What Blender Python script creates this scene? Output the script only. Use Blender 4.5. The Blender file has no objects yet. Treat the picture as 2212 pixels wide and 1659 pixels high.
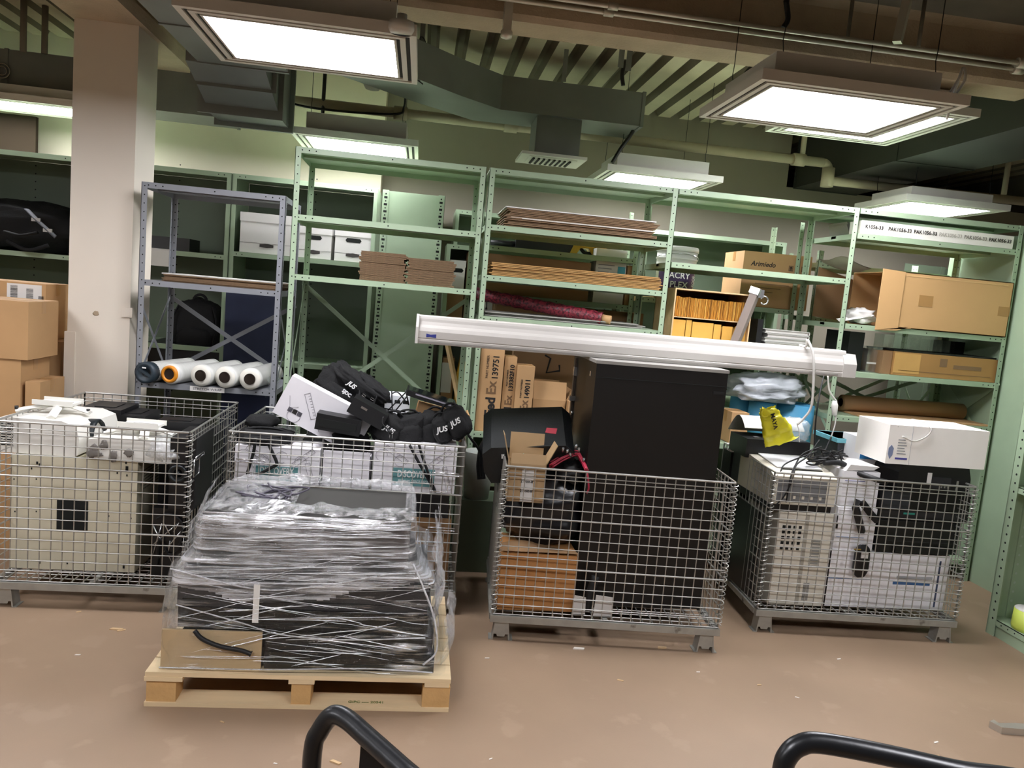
import bpy, bmesh, math, random
from mathutils import Vector, Matrix, Euler, noise
S = bpy.context.scene
C = S.collection
random.seed(7)
PI = math.pi
# ------------------------------------------------------------------ camera, world, exposure
F = 1662.2                                   # focal length in pixels of the 2212 x 1659 frame
PITCH, ROLL, YAW = math.radians(6.522), math.radians(5.077), math.radians(7.280)
EYE = Vector((0, 0, 1.7))
fw = Vector((math.sin(YAW)*math.cos(PITCH), math.cos(YAW)*math.cos(PITCH), -math.sin(PITCH)))
r0 = Vector((math.cos(YAW), -math.sin(YAW), 0)); u0 = r0.cross(fw)
rt = r0*math.cos(ROLL) + u0*math.sin(ROLL); up = -r0*math.sin(ROLL) + u0*math.cos(ROLL)
cam = bpy.data.cameras.new('camera'); camo = bpy.data.objects.new('camera', cam); C.objects.link(camo)
cam.sensor_width = 36; cam.lens = F/2212*36; cam.clip_start = .02
camo.matrix_world = Matrix(((rt.x, up.x, -fw.x, EYE.x), (rt.y, up.y, -fw.y, EYE.y), (rt.z, up.z, -fw.z, EYE.z), (0, 0, 0, 1)))
S.camera = camo
w = bpy.data.worlds.new('world'); S.world = w; w.use_nodes = True
w.node_tree.nodes['Background'].inputs[0].default_value = (.8, .85, .8, 1)
w.node_tree.nodes['Background'].inputs[1].default_value = .0
S.view_settings.view_transform = 'Standard'; S.view_settings.look = 'None'; S.view_settings.gamma = 1
S.view_settings.use_curve_mapping = False
S.view_settings.exposure = 1.5
S.cycles.max_bounces = 10; S.cycles.diffuse_bounces = 5; S.cycles.glossy_bounces = 4
S.cycles.transparent_max_bounces = 24; S.cycles.transmission_bounces = 6
S.cycles.caustics_reflective = False; S.cycles.caustics_refractive = False
S.cycles.sample_clamp_indirect = 4
LAMP = 13.                                   # radiance of the light fittings' diffusers

def ray(u, v): return rt*((u-1106)/F) - up*((v-829.5)/F) + fw
def at(u, v, Y):                              # point seen at photo pixel (u,v) on the upright plane y=Y
    d = ray(u, v); return EYE + d*(Y/d.y)
def atz(u, v, z):                             # ... on the level plane z
    d = ray(u, v); return EYE + d*((z-1.7)/d.z)
def rect(BL, TR, Y):                          # x0,x1,z0,z1 of an upright rectangle from two opposite corners
    a, b = at(*BL, Y), at(*TR, Y); return min(a.x, b.x), max(a.x, b.x), min(a.z, b.z), max(a.z, b.z)

# ------------------------------------------------------------------ materials
def lin(h):
    h = h.lstrip('#'); c = [int(h[i:i+2], 16)/255 for i in (0, 2, 4)]
    return tuple(x/12.92 if x <= .04045 else ((x+.055)/1.055)**2.4 for x in c)
MATS = {}
def mat(name, hexc, rough=.5, metal=0., var=.08, scale=9, bump=0., bscale=None, spec=.5, stretch=None, emis=0., alpha=1., spots=None):
    if name in MATS: return MATS[name]
    m = bpy.data.materials.new(name); m.use_nodes = True; n = m.node_tree.nodes; l = m.node_tree.links
    b = n['Principled BSDF']; c = lin(hexc)
    tc = n.new('ShaderNodeTexCoord'); src = tc.outputs['Object']
    if stretch:
        mp = n.new('ShaderNodeMapping'); mp.inputs['Scale'].default_value = stretch; l.new(src, mp.inputs[0]); src = mp.outputs[0]
    no = n.new('ShaderNodeTexNoise'); no.inputs['Scale'].default_value = scale; no.inputs['Detail'].default_value = 5
    l.new(src, no.inputs['Vector'])
    mx = n.new('ShaderNodeMix'); mx.data_type = 'RGBA'
    mx.inputs[6].default_value = (*[x*(1-var*2) for x in c], 1); mx.inputs[7].default_value = (*[min(1, x*(1+var*2)) for x in c], 1)
    l.new(no.outputs['Fac'], mx.inputs[0]); out = mx.outputs[2]
    if spots:                                 # worn spots / dirt: (hex, scale, threshold)
        n2 = n.new('ShaderNodeTexNoise'); n2.inputs['Scale'].default_value = spots[1]; n2.inputs['Detail'].default_value = 6; l.new(tc.outputs['Object'], n2.inputs['Vector'])
        cr = n.new('ShaderNodeValToRGB'); cr.color_ramp.elements[0].position = spots[2]; cr.color_ramp.elements[1].position = min(1, spots[2]+.06)
        l.new(n2.outputs['Fac'], cr.inputs[0])
        m2 = n.new('ShaderNodeMix'); m2.data_type = 'RGBA'; m2.inputs[7].default_value = (*lin(spots[0]), 1)
        l.new(cr.outputs[0], m2.inputs[0]); l.new(out, m2.inputs[6]); out = m2.outputs[2]
    l.new(out, b.inputs['Base Color'])
    b.inputs['Roughness'].default_value = rough; b.inputs['Metallic'].default_value = metal
    b.inputs['Specular IOR Level'].default_value = spec
    if bump:
        bp = n.new('ShaderNodeBump'); bp.inputs['Strength'].default_value = bump; bp.inputs['Distance'].default_value = .01
        nb = n.new('ShaderNodeTexNoise'); nb.inputs['Scale'].default_value = bscale or scale; nb.inputs['Detail'].default_value = 4
        l.new(src, nb.inputs['Vector']); l.new(nb.outputs['Fac'], bp.inputs['Height']); l.new(bp.outputs[0], b.inputs['Normal'])
    if emis:
        b.inputs['Emission Color'].default_value = (1, 1.0, 1.06, 1); b.inputs['Emission Strength'].default_value = emis
    if alpha < 1: b.inputs['Alpha'].default_value = alpha
    MATS[name] = m; return m
def film(name, lo, hi, streak, bscale, tint='#f0f2f5', bump=.6, rough=.18, white=.5, f0=.62, f1=1.0):
    """clear plastic film: see-through, with white streaks for its layers and its bright highlights"""
    if name in MATS: return MATS[name]
    m = bpy.data.materials.new(name); m.use_nodes = True; n = m.node_tree.nodes; l = m.node_tree.links
    for x in list(n):
        if x.type == 'BSDF_PRINCIPLED': n.remove(x)
    o = n['Material Output']; tc = n.new('ShaderNodeTexCoord')
    mp = n.new('ShaderNodeMapping'); mp.inputs['Scale'].default_value = streak; mp.inputs['Rotation'].default_value = (0, .06, 0); l.new(tc.outputs['Object'], mp.inputs[0])
    no = n.new('ShaderNodeTexNoise'); no.inputs['Scale'].default_value = bscale; no.inputs['Detail'].default_value = 7; no.inputs['Roughness'].default_value = .65; no.inputs['Distortion'].default_value = .3
    l.new(mp.outputs[0], no.inputs['Vector'])
    big = n.new('ShaderNodeTexNoise'); big.inputs['Scale'].default_value = 3.2; big.inputs['Detail'].default_value = 3; l.new(tc.outputs['Object'], big.inputs['Vector'])
    ad = n.new('ShaderNodeMath'); ad.operation = 'MULTIPLY_ADD'; ad.inputs[1].default_value = .55; l.new(big.outputs['Fac'], ad.inputs[0]); l.new(no.outputs['Fac'], ad.inputs[2])
    cr = n.new('ShaderNodeMapRange'); cr.inputs['From Min'].default_value = f0; cr.inputs['From Max'].default_value = f1; cr.inputs['To Min'].default_value = lo; cr.inputs['To Max'].default_value = hi
    l.new(ad.outputs[0], cr.inputs['Value'])
    bp = n.new('ShaderNodeBump'); bp.inputs['Strength'].default_value = bump; bp.inputs['Distance'].default_value = .02; l.new(no.outputs['Fac'], bp.inputs['Height'])
    tr = n.new('ShaderNodeBsdfTransparent'); tr.inputs[0].default_value = (.97, .98, .98, 1)
    gl = n.new('ShaderNodeBsdfGlossy'); gl.inputs['Roughness'].default_value = rough; gl.inputs[0].default_value = (1, 1, 1, 1)
    df = n.new('ShaderNodeBsdfDiffuse'); df.inputs[0].default_value = (*lin(tint), 1)  # white of the streaks also paints in the film's highlights
    l.new(bp.outputs[0], gl.inputs['Normal']); l.new(bp.outputs[0], df.inputs['Normal'])
    a = n.new('ShaderNodeMixShader'); a.inputs[0].default_value = white; l.new(gl.outputs[0], a.inputs[1]); l.new(df.outputs[0], a.inputs[2])
    b = n.new('ShaderNodeMixShader'); l.new(cr.outputs[0], b.inputs[0]); l.new(tr.outputs[0], b.inputs[1]); l.new(a.outputs[0], b.inputs[2])
    l.new(b.outputs[0], o.inputs['Surface']); MATS[name] = m; return m

# ------------------------------------------------------------------ mesh building
class MB:
    def __init__(s): s.b = bmesh.new(); s.smooth = []
    def vs(s, pts): return [s.b.verts.new(p) for p in pts]
    def face(s, pts, m=0):
        f = s.b.faces.new(s.vs(pts)); f.material_index = m; return s
    def box(s, x0, x1, y0, y1, z0, z1, m=0, M=None):
        v = [Vector((x, y, z)) for z in (z0, z1) for y in (y0, y1) for x in (x0, x1)]
        if M: v = [M @ p for p in v]
        v = s.vs(v)
        for f in ((0, 2, 3, 1), (4, 5, 7, 6), (0, 1, 5, 4), (2, 6, 7, 3), (0, 4, 6, 2), (1, 3, 7, 5)):
            q = s.b.faces.new([v[i] for i in f]); q.material_index = m
        return s
    def prism(s, poly, a, b, axis='y', m=0, M=None):
        """polygon (2D) extruded along an axis: y -> poly is (x,z), x -> (y,z), z -> (x,y)"""
        def P(p, t):
            q = Vector({'y': (p[0], t, p[1]), 'x': (t, p[0], p[1]), 'z': (p[0], p[1], t)}[axis]); return M @ q if M else q
        A = s.vs([P(p, a) for p in poly]); Bv = s.vs([P(p, b) for p in poly]); n = len(poly); fs = []
        for i in range(n): fs.append(s.b.faces.new((A[i], A[(i+1) % n], Bv[(i+1) % n], Bv[i])))
        fs.append(s.b.faces.new(A[::-1])); fs.append(s.b.faces.new(Bv))
        for f in fs: f.material_index = m
        return s
    def tube(s, pts, r, n=8, m=0, closed=False, flat=1., caps=True):
        """round (or flattened) tube along a path; r may be a list"""
        pts = [Vector(p) for p in pts]; k = len(pts); rings = []; prev = None
        for i, p in enumerate(pts):
            if closed: t = (pts[(i+1) % k]-pts[i-1])
            else: t = pts[min(i+1, k-1)]-pts[max(i-1, 0)]
            if t.length < 1e-9: t = Vector((0, 0, 1))
            t.normalize()
            if prev is None:
                a = Vector((0, 0, 1)) if abs(t.z) < .9 else Vector((1, 0, 0)); e = t.cross(a).normalized()
            else:
                e = prev-t*prev.dot(t)
                e = e.normalized() if e.length > 1e-6 else t.orthogonal().normalized()
            prev = e; g = t.cross(e); R = r[i] if isinstance(r, (list, tuple)) else r
            rings.append(s.vs([p+e*(R*math.cos(2*PI*j/n))+g*(R*flat*math.sin(2*PI*j/n)) for j in range(n)]))
        for i in range(k if closed else k-1):
            A, Bv = rings[i], rings[(i+1) % k]
            for j in range(n):
                f = s.b.faces.new((A[j], A[(j+1) % n], Bv[(j+1) % n], Bv[j])); f.material_index = m; s.smooth.append(f) if n > 5 else 0
        if not closed and caps:
            for q in (rings[0][::-1], rings[-1]): f = s.b.faces.new(q); f.material_index = m
        return s
    def cyl(s, a, b, r, r2=None, n=16, m=0): return s.tube([a, b], [r, r if r2 is None else r2], n, m)
    def lathe(s, prof, c=(0, 0, 0), n=24, m=0, M=None):
        c = Vector(c); rings = []
        for r, z in prof:
            v = [Vector((r*math.cos(2*PI*j/n), r*math.sin(2*PI*j/n), z)) for j in range(n)]
            if M: v = [M @ p for p in v]
            rings.append(s.vs([c+p for p in v]))
        for A, Bv in zip(rings, rings[1:]):
            for j in range(n):
                f = s.b.faces.new((A[j], A[(j+1) % n], Bv[(j+1) % n], Bv[j])); f.material_index = m; s.smooth.append(f)
        if prof[0][0] > 1e-4: s.b.faces.new(rings[0][::-1]).material_index = m
        if prof[-1][0] > 1e-4: s.b.faces.new(rings[-1]).material_index = m
        return s
    def grid(s, fn, nu, nv, m=0, smooth=True, wrap=False):
        V = [[s.b.verts.new(fn(i/(nu if wrap else nu-1), j/(nv-1))) for i in range(nu)] for j in range(nv)]
        for j in range(nv-1):
            for i in range(nu if wrap else nu-1):
                f = s.b.faces.new((V[j][i], V[j][(i+1) % nu], V[j+1][(i+1) % nu], V[j+1][i])); f.material_index = m
                if smooth: s.smooth.append(f)
        return V
    def blob(s, c, r, p=2.6, amp=.08, freq=4, seed=0, n=26, m=0, M=None, floor=None):
        """soft lump: super-ellipsoid pushed about by noise"""
        c = Vector(c)
        def fn(a, t):
            th = 2*PI*a; ph = PI*(t-.5)*.998
            sg = lambda x, q: math.copysign(abs(x)**q, x)
            q = 2/p; d = Vector((sg(math.cos(ph), q)*sg(math.cos(th), q), sg(math.cos(ph), q)*sg(math.sin(th), q), sg(math.sin(ph), q)))
            k = 1+amp*noise.fractal(d*freq*.5+Vector((seed*7.1, seed*3.3, seed)), 1, 2, 4)
            v = Vector((d.x*r[0], d.y*r[1], d.z*r[2]))*k
            if M: v = M @ v
            v += c
            if floor is not None and v.z < floor: v.z = floor
            return v
        s.grid(fn, n, n, m, True, True); return s
    def dot(s, c, nrm, r, n=6, m=1):
        nrm = Vector(nrm).normalized(); e = nrm.orthogonal().normalized(); g = nrm.cross(e); c = Vector(c)+nrm*.0008
        s.b.faces.new(s.vs([c+e*(r*math.cos(2*PI*j/n))+g*(r*math.sin(2*PI*j/n)) for j in range(n)])).material_index = m; return s
    def build(s, name, mats, parent=None, world=False, bevel=0., loc=None, seg=2, fix=True):
        if bevel:
            es = [e for e in s.b.edges if len(e.link_faces) == 2 and e.calc_face_angle(0) > .6]
            bmesh.ops.bevel(s.b, geom=es, offset=bevel, segments=seg, affect='EDGES', profile=.5, clamp_overlap=True)
        if fix: bmesh.ops.recalc_face_normals(s.b, faces=s.b.faces)
        for f in s.smooth:
            if f.is_valid: f.smooth = True
        me = bpy.data.meshes.new(name)
        if world and parent is not None:
            q = parent; chain = Matrix()
            while q is not None: chain = q.matrix_basis @ chain; q = q.parent
            s.b.transform(chain.inverted())
        s.b.to_mesh(me); s.b.free()
        for x in (mats if isinstance(mats, (list, tuple)) else [mats]): me.materials.append(x)
        o = bpy.data.objects.new(name, me); C.objects.link(o)
        if parent is not None: o.parent = parent
        if loc is not None: o.location = loc
        return o
def tag(o, label, cat, group=None, kind=None):
    o['label'] = label; o['category'] = cat
    if group: o['group'] = group
    if kind: o['kind'] = kind
    return o
def thing(name, label, cat, loc=(0, 0, 0), rz=0., group=None, rot=None):
    o = bpy.data.objects.new(name, None); C.objects.link(o); o.empty_display_size = .05
    o.location = loc; o.rotation_euler = rot if rot else (0, 0, rz)
    return tag(o, label, cat, group)
def solo(mb, name, mats, label, cat, base, group=None, kind=None, bevel=0.):
    """a thing that is one mesh, built in world coordinates, origin at its base"""
    mb.b.transform(Matrix.Translation(-Vector(base)))
    o = mb.build(name, mats, bevel=bevel); o.location = base
    return tag(o, label, cat, group, kind)
def struct(mb, name, mats, **k):
    o = mb.build(name, mats, **k); o['kind'] = 'structure'; return o
def copy_tree(o, parent=None):
    c = o.copy(); C.objects.link(c)
    if parent: c.parent = parent
    for ch in list(o.children): copy_tree(ch, c)
    return c
FRONT = (Vector((1, 0, 0)), Vector((0, 0, 1)))         # lettering that faces the camera side (-y)
UPWARD = (Vector((0, 0, 1)), Vector((-1, 0, 0)))       # same face, reading bottom to top
DG = None
def text(body, size, m, parent, loc, fr=FRONT, name='lettering', align='CENTER', bold=0., sx=1., shear=0.):
    cu = bpy.data.curves.new('lettering', 'FONT'); cu.body = body; cu.size = size; cu.align_x = align; cu.align_y = 'CENTER'
    cu.extrude = .0004; cu.offset = bold; cu.resolution_u = 3; cu.shear = shear
    o = bpy.data.objects.new('lettering', cu); C.objects.link(o); bpy.context.view_layer.update()
    me = bpy.data.meshes.new_from_object(o.evaluated_get(bpy.context.evaluated_depsgraph_get()))
    bpy.data.objects.remove(o); bpy.data.curves.remove(cu)
    x, y = fr; z = x.cross(y)
    me.transform(Matrix(((x.x*sx, y.x, z.x, loc[0]), (x.y*sx, y.y, z.y, loc[1]), (x.z*sx, y.z, z.z, loc[2]), (0, 0, 0, 1))))
    me.materials.clear(); me.materials.append(m)
    t = bpy.data.objects.new(name, me); C.objects.link(t); t.parent = parent; return t
def arc(c, r, a0, a1, n, ex=Vector((1, 0, 0)), ey=Vector((0, 0, 1))):
    c = Vector(c); return [c+ex*(r*math.cos(a0+(a1-a0)*i/n))+ey*(r*math.sin(a0+(a1-a0)*i/n)) for i in range(n+1)]
def spline(pts, k=6):
    pts = [Vector(p) for p in pts]; P = [pts[0]*2-pts[1]]+pts+[pts[-1]*2-pts[-2]]; out = []
    for i in range(1, len(P)-2):
        for j in range(k):
            t = j/k; a, b, c, d = P[i-1:i+3]
            out.append(.5*((2*b)+(c-a)*t+(2*a-5*b+4*c-d)*t*t+(3*b-a-3*c+d)*t**3))
    return out+[pts[-1]]
# ------------------------------------------------------------------ palette
GRN = mat('green paint', '#98ab8f', .42, 0, .05, 6, .03, 30)
GRD = mat('shaded green paint', '#5d6a56', .5, 0, .05, 5)  # darker copy of the green paint, interior shade put into the colour
HOLE = mat('hole', '#0b0e0b', .9)
GRY = mat('grey paint', '#85878c', .45, .1, .06, 8)
STL = mat('galvanised wire', '#b4b3ad', .38, .75, .12, 30)
STF = mat('galvanised frame', '#a5a49c', .5, .55, .14, 14, .08, 60, spots=('#4e463c', 9, .64))
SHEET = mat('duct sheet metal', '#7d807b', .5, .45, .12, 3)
CARD = mat('cardboard', '#b28c60', .8, 0, .06, 5, .05, 40)
CARDD = mat('dark cardboard', '#8a6a48', .82, 0, .07, 5, .05, 40)
CARDE = mat('cardboard edge', '#7c6349', .9, 0, .25, 60, .3, 80, stretch=(1, 1, 9))
TAPE = mat('parcel tape', '#a47c4c', .35, 0, .04)
PAPER = mat('white paper', '#d2cfca', .7, 0, .02)
WHT = mat('white plastic', '#cbc9c3', .45, 0, .03)
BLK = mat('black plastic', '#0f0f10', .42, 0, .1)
BLKM = mat('black satin metal', '#0d0b09', .4, .1, .1)
FAB = mat('black fabric', '#070708', .85, 0, .2, 40, .3, 90)
WEB = mat('black webbing', '#08080a', .8, 0, .2, 90)
INK = mat('black print', '#191512', .7)
INKW = mat('white print', '#e8e8e6', .6)
BEI = mat('beige enamel', '#d0c9b0', .5, 0, .05, 3, spots=('#6b604a', 13, .72))
RUB = mat('black rubber', '#0c0c0d', .6, 0, .1)
CHR = mat('chrome', '#c8c8c8', .2, .9, .02)
PINE = mat('pine wood', '#d2b384', .65, 0, .1, 4, .1, 30, stretch=(.6, 7, 7))
# ================================================================== THE ROOM
FLOORM = mat('brown floor', '#8d7660', .5, 0, .1, 1.7, .04, 120, spots=('#937c66', 5, .6))
CREAM = mat('cream wall paint', '#e9e0c8', .75, 0, .02, 2)
DRAB = mat('dimmed grey beige wall', '#8f8878', .8, 0, .04, 3)  # greyer than the cream wall, its dimmer light put into the colour
CONC = mat('concrete', '#6e675a', .9, 0, .15, 5, .2, 30)
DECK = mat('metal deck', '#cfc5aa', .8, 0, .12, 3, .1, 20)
DECKD = mat('metal deck rib shade', '#857c6a', .85, 0, .12, 3)  # darker copy of the deck metal, shade of the recessed ribs painted in
FIRE = mat('fireproofing', '#b8a68e', .95, 0, .12, 6, .5, 70)
COLP = mat('column paint', '#ddd3c4', .6, 0, .025, 2, .03, 12, spots=('#a8957c', 8, .8))
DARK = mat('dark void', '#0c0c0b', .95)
X0, X1, Y0 = -4.6, 6.2, -4.5
YW, YR, XS = 6.8, 7.0, at(832, 260, 6.8).x     # left back wall, right back wall, the step between them
struct(MB().box(X0, X1, Y0, 9, -.1, 0), 'floor', FLOORM)
m = MB().box(X0-.1, XS, YW, 9, 0, 3.6); struct(m, 'wall_back_left', CREAM)
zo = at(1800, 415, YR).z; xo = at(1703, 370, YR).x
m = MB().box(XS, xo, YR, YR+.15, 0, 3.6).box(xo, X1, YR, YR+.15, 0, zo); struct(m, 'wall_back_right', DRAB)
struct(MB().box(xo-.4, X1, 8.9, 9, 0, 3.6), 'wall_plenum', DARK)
GREYW = mat('grey wall paint', '#9a9488', .8, 0, .03, 2)
struct(MB().box(X0-.1, X0, Y0, YW, 0, 3.6), 'wall_left', GREYW)
struct(MB().box(X1, X1+.1, Y0, 9, 0, 3.6), 'wall_right', GREYW)
struct(MB().box(X0, X1, Y0-.1, Y0, 0, 3.6), 'wall_front', GREYW)
# ribbed deck over the whole room, ribs running towards the back wall
m = MB(); x = X0; zc = 3.42; YD = 4.15
while x < X1:
    a = .115; s = .022; p = .2
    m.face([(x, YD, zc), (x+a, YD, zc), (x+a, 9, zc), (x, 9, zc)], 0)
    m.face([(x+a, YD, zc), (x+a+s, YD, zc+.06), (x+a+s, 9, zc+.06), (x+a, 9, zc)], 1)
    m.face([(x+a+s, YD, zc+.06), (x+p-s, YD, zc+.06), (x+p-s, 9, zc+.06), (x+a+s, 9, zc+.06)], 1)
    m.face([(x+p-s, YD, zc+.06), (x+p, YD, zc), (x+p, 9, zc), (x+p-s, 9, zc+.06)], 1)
    x += p
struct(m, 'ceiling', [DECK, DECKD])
struct(MB().box(X0, X1, YD, 9, 3.5, 3.6).box(X0, X1, Y0, YD, 3.418, 3.6), 'ceiling_slab', CONC)
# fireproofed beam across the room: bottom flange, web, top flange
m = MB()
m.prism([(4.08, 3.12), (4.10, 3.09), (4.32, 3.09), (4.34, 3.12), (4.34, 3.17), (4.27, 3.19), (4.245, 3.22), (4.245, 3.40), (4.34, 3.42), (4.08, 3.42), (4.175, 3.40), (4.175, 3.22), (4.15, 3.19), (4.08, 3.17)], X0, X1, 'x')
struct(m, 'ceiling_beam', FIRE)
m = MB().prism([(-2.14, 3.085), (-1.73, 3.085), (-1.72, 3.16), (-1.78, 3.2), (-1.78, 3.42), (-2.1, 3.42), (-2.1, 3.2), (-2.15, 3.16)], Y0, 6.8, 'y')
struct(m, 'ceiling_beam', FIRE)
# column
XL, XR, YP = at(152, 420, 5.0).x, at(289, 420, 5.0).x, 5.0
m = MB().box(XL, XR, YP, YP+.34, 0, 3.10)
col = struct(m, 'column', COLP, bevel=.012); col['label'] = 'cream painted square column beside the grey shelving'; col['category'] = 'column'
m = MB()
for a, b in ((XL-.012, XL+.05), ): m.box(a, b, YP-.012, YP+.05, 0, at(140, 715, YP).z)
m.build('corner_guard', COLP, col)
p = at(276, 675, YP); MB().box(p.x-.03, p.x+.03, YP-.012, YP, p.z-.03, p.z+.03).build('bracket', COLP, col, bevel=.003)
p = at(207, 677, YP); g = MB()
g.blob((p.x, YP, p.z), (.018, .002, .015), 2, .3, 3, 4, 10); g.build('paint_chip', mat('bare patch', '#a8957c', .9), col)

# ================================================================== LIGHT FITTINGS
LENS = mat('lit diffuser', '#ffffff', .5, 0, 0, emis=LAMP)
FRM = mat('light frame', '#d8d4cc', .5, 0, .02)
SLOT = mat('vent slot', '#26231f', .8)
def troffer(x0, x1, y0, y1, z, label, wires=True, box=.13, inset=.09, group='ceiling light fittings'):
    t = thing('ceiling_light', label, 'light', ((x0+x1)/2, (y0+y1)/2, z), 0, group)
    W, D = (x1-x0)/2, (y1-y0)/2
    def ring(mb, a, b, za, zb, mi=0):        # square ring, inset a..b
        for (xa, xb, ya, yb) in ((-W+a, W-a, -D+a, -D+b), (-W+a, W-a, D-b, D-a), (-W+a, -W+b, -D+b, D-b), (W-b, W-a, -D+b, D-b)): mb.box(xa, xb, ya, yb, za, zb, mi)
    m = MB(); ring(m, 0, .027, 0, .012); ring(m, 0, .006, .012, .045); ring(m, .027, .045, .008, .02, 1); ring(m, .045, .068, 0, .02); ring(m, .068, .083, .008, .02, 1); ring(m, .083, .093, 0, .02)
    m.build('frame', [FRM, SLOT], t)
    MB().box(-W+.093, W-.093, -D+.093, D-.093, .006, .016).build('diffuser', LENS, t)
    MB().box(-W+inset, W-inset, -D+inset, D-inset, .021, .021+box).box(-W+.02, W-.02, -D+.02, D-.02, .021, .03).build('housing', FRM, t, bevel=.004)
    if wires:
        for sx in (-1, 1):
            for sy in (-1, 1):
                x, y = sx*(W-.12), sy*(D-.1); h = 3.415-z
                MB().tube([(x, y, .1), (x+.004, y, .15), (x-.004, y, .2), (x, y, .25), (x, y, h)], .0022, 5).build('hanger_wire', BLK, t)
    return t
def corner(u, v, z): return atz(u, v, z)
z = 2.70; a, b = corner(370, 10, z), corner(899, 70, z); c = corner(480, 132, z)
t = troffer(a.x, b.x, a.y, c.y, z, 'large lit ceiling light with a round white sensor on its corner')
m = MB(); m.lathe([(.0, -.02), (.045, -.02), (.052, -.005), (.05, .02), (.02, .03), (.02, .05)], ((b.x-a.x)/2-.06, -(c.y-a.y)/2-.02, .02), 20); m.build('occupancy_sensor', WHT, t)
t2 = troffer(1.36, 2.32, 3.24, 3.99, z, 'large lit ceiling light hung below the conduits at the right')
m = MB(); h = .36
for k in range(2): m.tube(spline([(.42+k*.03, -.3, .05), (.44+k*.03, -.33, .12), (.47, -.3, .17), (.5, -.2, .02-.04*k)]), .006, 6)
m.build('cable', WHT, t2)
z = 2.92; a, b, c = corner(1644, 288, z), corner(1936, 320, z), corner(2112, 257, z)
troffer(2.17, 3.03, 4.13, 5.02, z, 'lit ceiling light partly hidden behind the nearer fitting', wires=False)
z = 2.68; a, b = corner(626, 285, z), corner(903, 322, z)
troffer(a.x, b.x, 5.62, 6.32, z, 'lit ceiling light low above the tall green shelving, beside the cream wall', box=.15)
a, b = corner(1320, 368, z), corner(1575, 390, z)
troffer(a.x-.03, b.x, 5.7, 6.42, z, 'lit ceiling light seen over the middle green shelves', box=.13)
z = 2.66; a, b = corner(1958, 431, z), corner(2192, 455, z)
troffer(a.x, b.x, a.y, a.y+.7, z, 'lit ceiling light above the far right shelving bay', box=.1)
troffer(-3.5, -2.3, 5.8, 6.3, 2.72, 'bright ceiling light half hidden behind the column', box=.1)
for x, y in ((-1.0, .5), (1.4, .5), (-3.3, 3.3), (-3.3, .5), (3.6, .5)):
    troffer(x-.48, x+.48, y-.38, y+.38, 2.7, 'ceiling light behind the photographer', group='ceiling lights out of the picture')

# ================================================================== DUCTS
def duct(name, label, path, w, z0, z1, seams=.6, mats=(SHEET,)):
    """rectangular duct along an xy path (mitred), with raised seams"""
    t = thing(name, label, 'duct', (path[0][0], path[0][1], z0)); P = [Vector((*p, 0)) for p in path]; n = len(P); L, R = [], []
    for i, p in enumerate(P):
        d1 = (P[i]-P[i-1]).normalized() if i else (P[1]-P[0]).normalized(); d2 = (P[i+1]-P[i]).normalized() if i < n-1 else d1
        bis = (d1+d2).normalized(); nr = Vector((-bis.y, bis.x, 0)); k = w/2/max(.4, bis.dot(d1)); L.append(p+nr*k); R.append(p-nr*k)
    m = MB()
    for i in range(n-1):
        q = [L[i], R[i], R[i+1], L[i+1]]
        m.prism([(v.x, v.y) for v in q], z0, z1, 'z')
    m.build('duct_body', list(mats), t, world=True)
    for i in range(n-1):
        d = P[i+1]-P[i]; k = max(1, int(d.length/seams))
        for j in range(k+1):
            c = P[i]+d*(j/k); nd = d.normalized(); nr = Vector((-nd.y, nd.x, 0)); M = Matrix(((nd.x, nr.x, 0, c.x), (nd.y, nr.y, 0, c.y), (0, 0, 1, 0), (0, 0, 0, 1)))
            if j in (0, k) and 0 < i+(j == k) < n-1: continue
            MB().box(-.012, .012, -w/2-.006, w/2+.006, z0-.006, z1+.006, 0, M).build('seam', list(mats), t, world=True)
    for j in range(2):
        c = P[0].lerp(P[-1], .2+.5*j); MB().box(c.x-.015, c.x+.015, c.y-.004, c.y+.004, z1, 3.415).build('hanger_strap', SHEET, t, world=True)
    return t
d2 = duct('air_duct', 'sheet metal air duct bending along the back over the middle shelves', [(-.5, 4.9), (.02, 5.42), (.37, 5.72), (1.46, 5.72)], .44, 2.97, 3.2)
MB().box(.72, 1.04, 5.54, 5.86, 2.7, 2.972).build('drop_box', SHEET, d2, world=True)
pd = Vector((-.12, 5.03, 3.085)); di = Vector((.7071, .7071, 0)); text('POSCO', .085, INK, d2, pd-Vector(d2.location)+Vector((.02, -.032, 0)), (Vector((0, 0, 1)), -di), shear=.25)
a, b, c = atz(1117, 345, 2.68), atz(1237, 360, 2.68), atz(1270, 338, 2.68)
t = thing('air_diffuser', 'white square ceiling air vent under the sheet metal duct', 'vent', (.85, 5.62, 2.68)); m = MB()
for k in range(3): s = .23-.06*k; e = .03; m.prism([(-s, -.2*s/.23), (s, -.2*s/.23), (s, .2*s/.23), (-s, .2*s/.23)], .0-.004*k, .02, 'z')
m.build('frame', FRM, t); m = MB()
for k in range(8): m.box(-.14+k*.037, -.125+k*.037, -.11, .11, -.013, .001)
m.build('vent_slot', SLOT, t)
d1 = duct('air_duct', 'sheet metal duct overhead between the column and the large light', [(-1.1, .2), (-1.1, 4.75)], .5, 2.86, 3.2)
m = MB(); m.prism([(4.75, 2.86), (5.2, 2.72), (5.2, 3.1), (4.75, 3.2)], -1.42, -.98, 'x'); m.box(-1.44, -.98, 5.2, 5.62, 2.70, 3.1)
m.build('transition', SHEET, d1, world=True); 
for y in (5.2, 5.6): MB().box(-1.47, -.95, y-.015, y+.015, 2.67, 3.13).build('flange', SHEET, d1, world=True)
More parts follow.
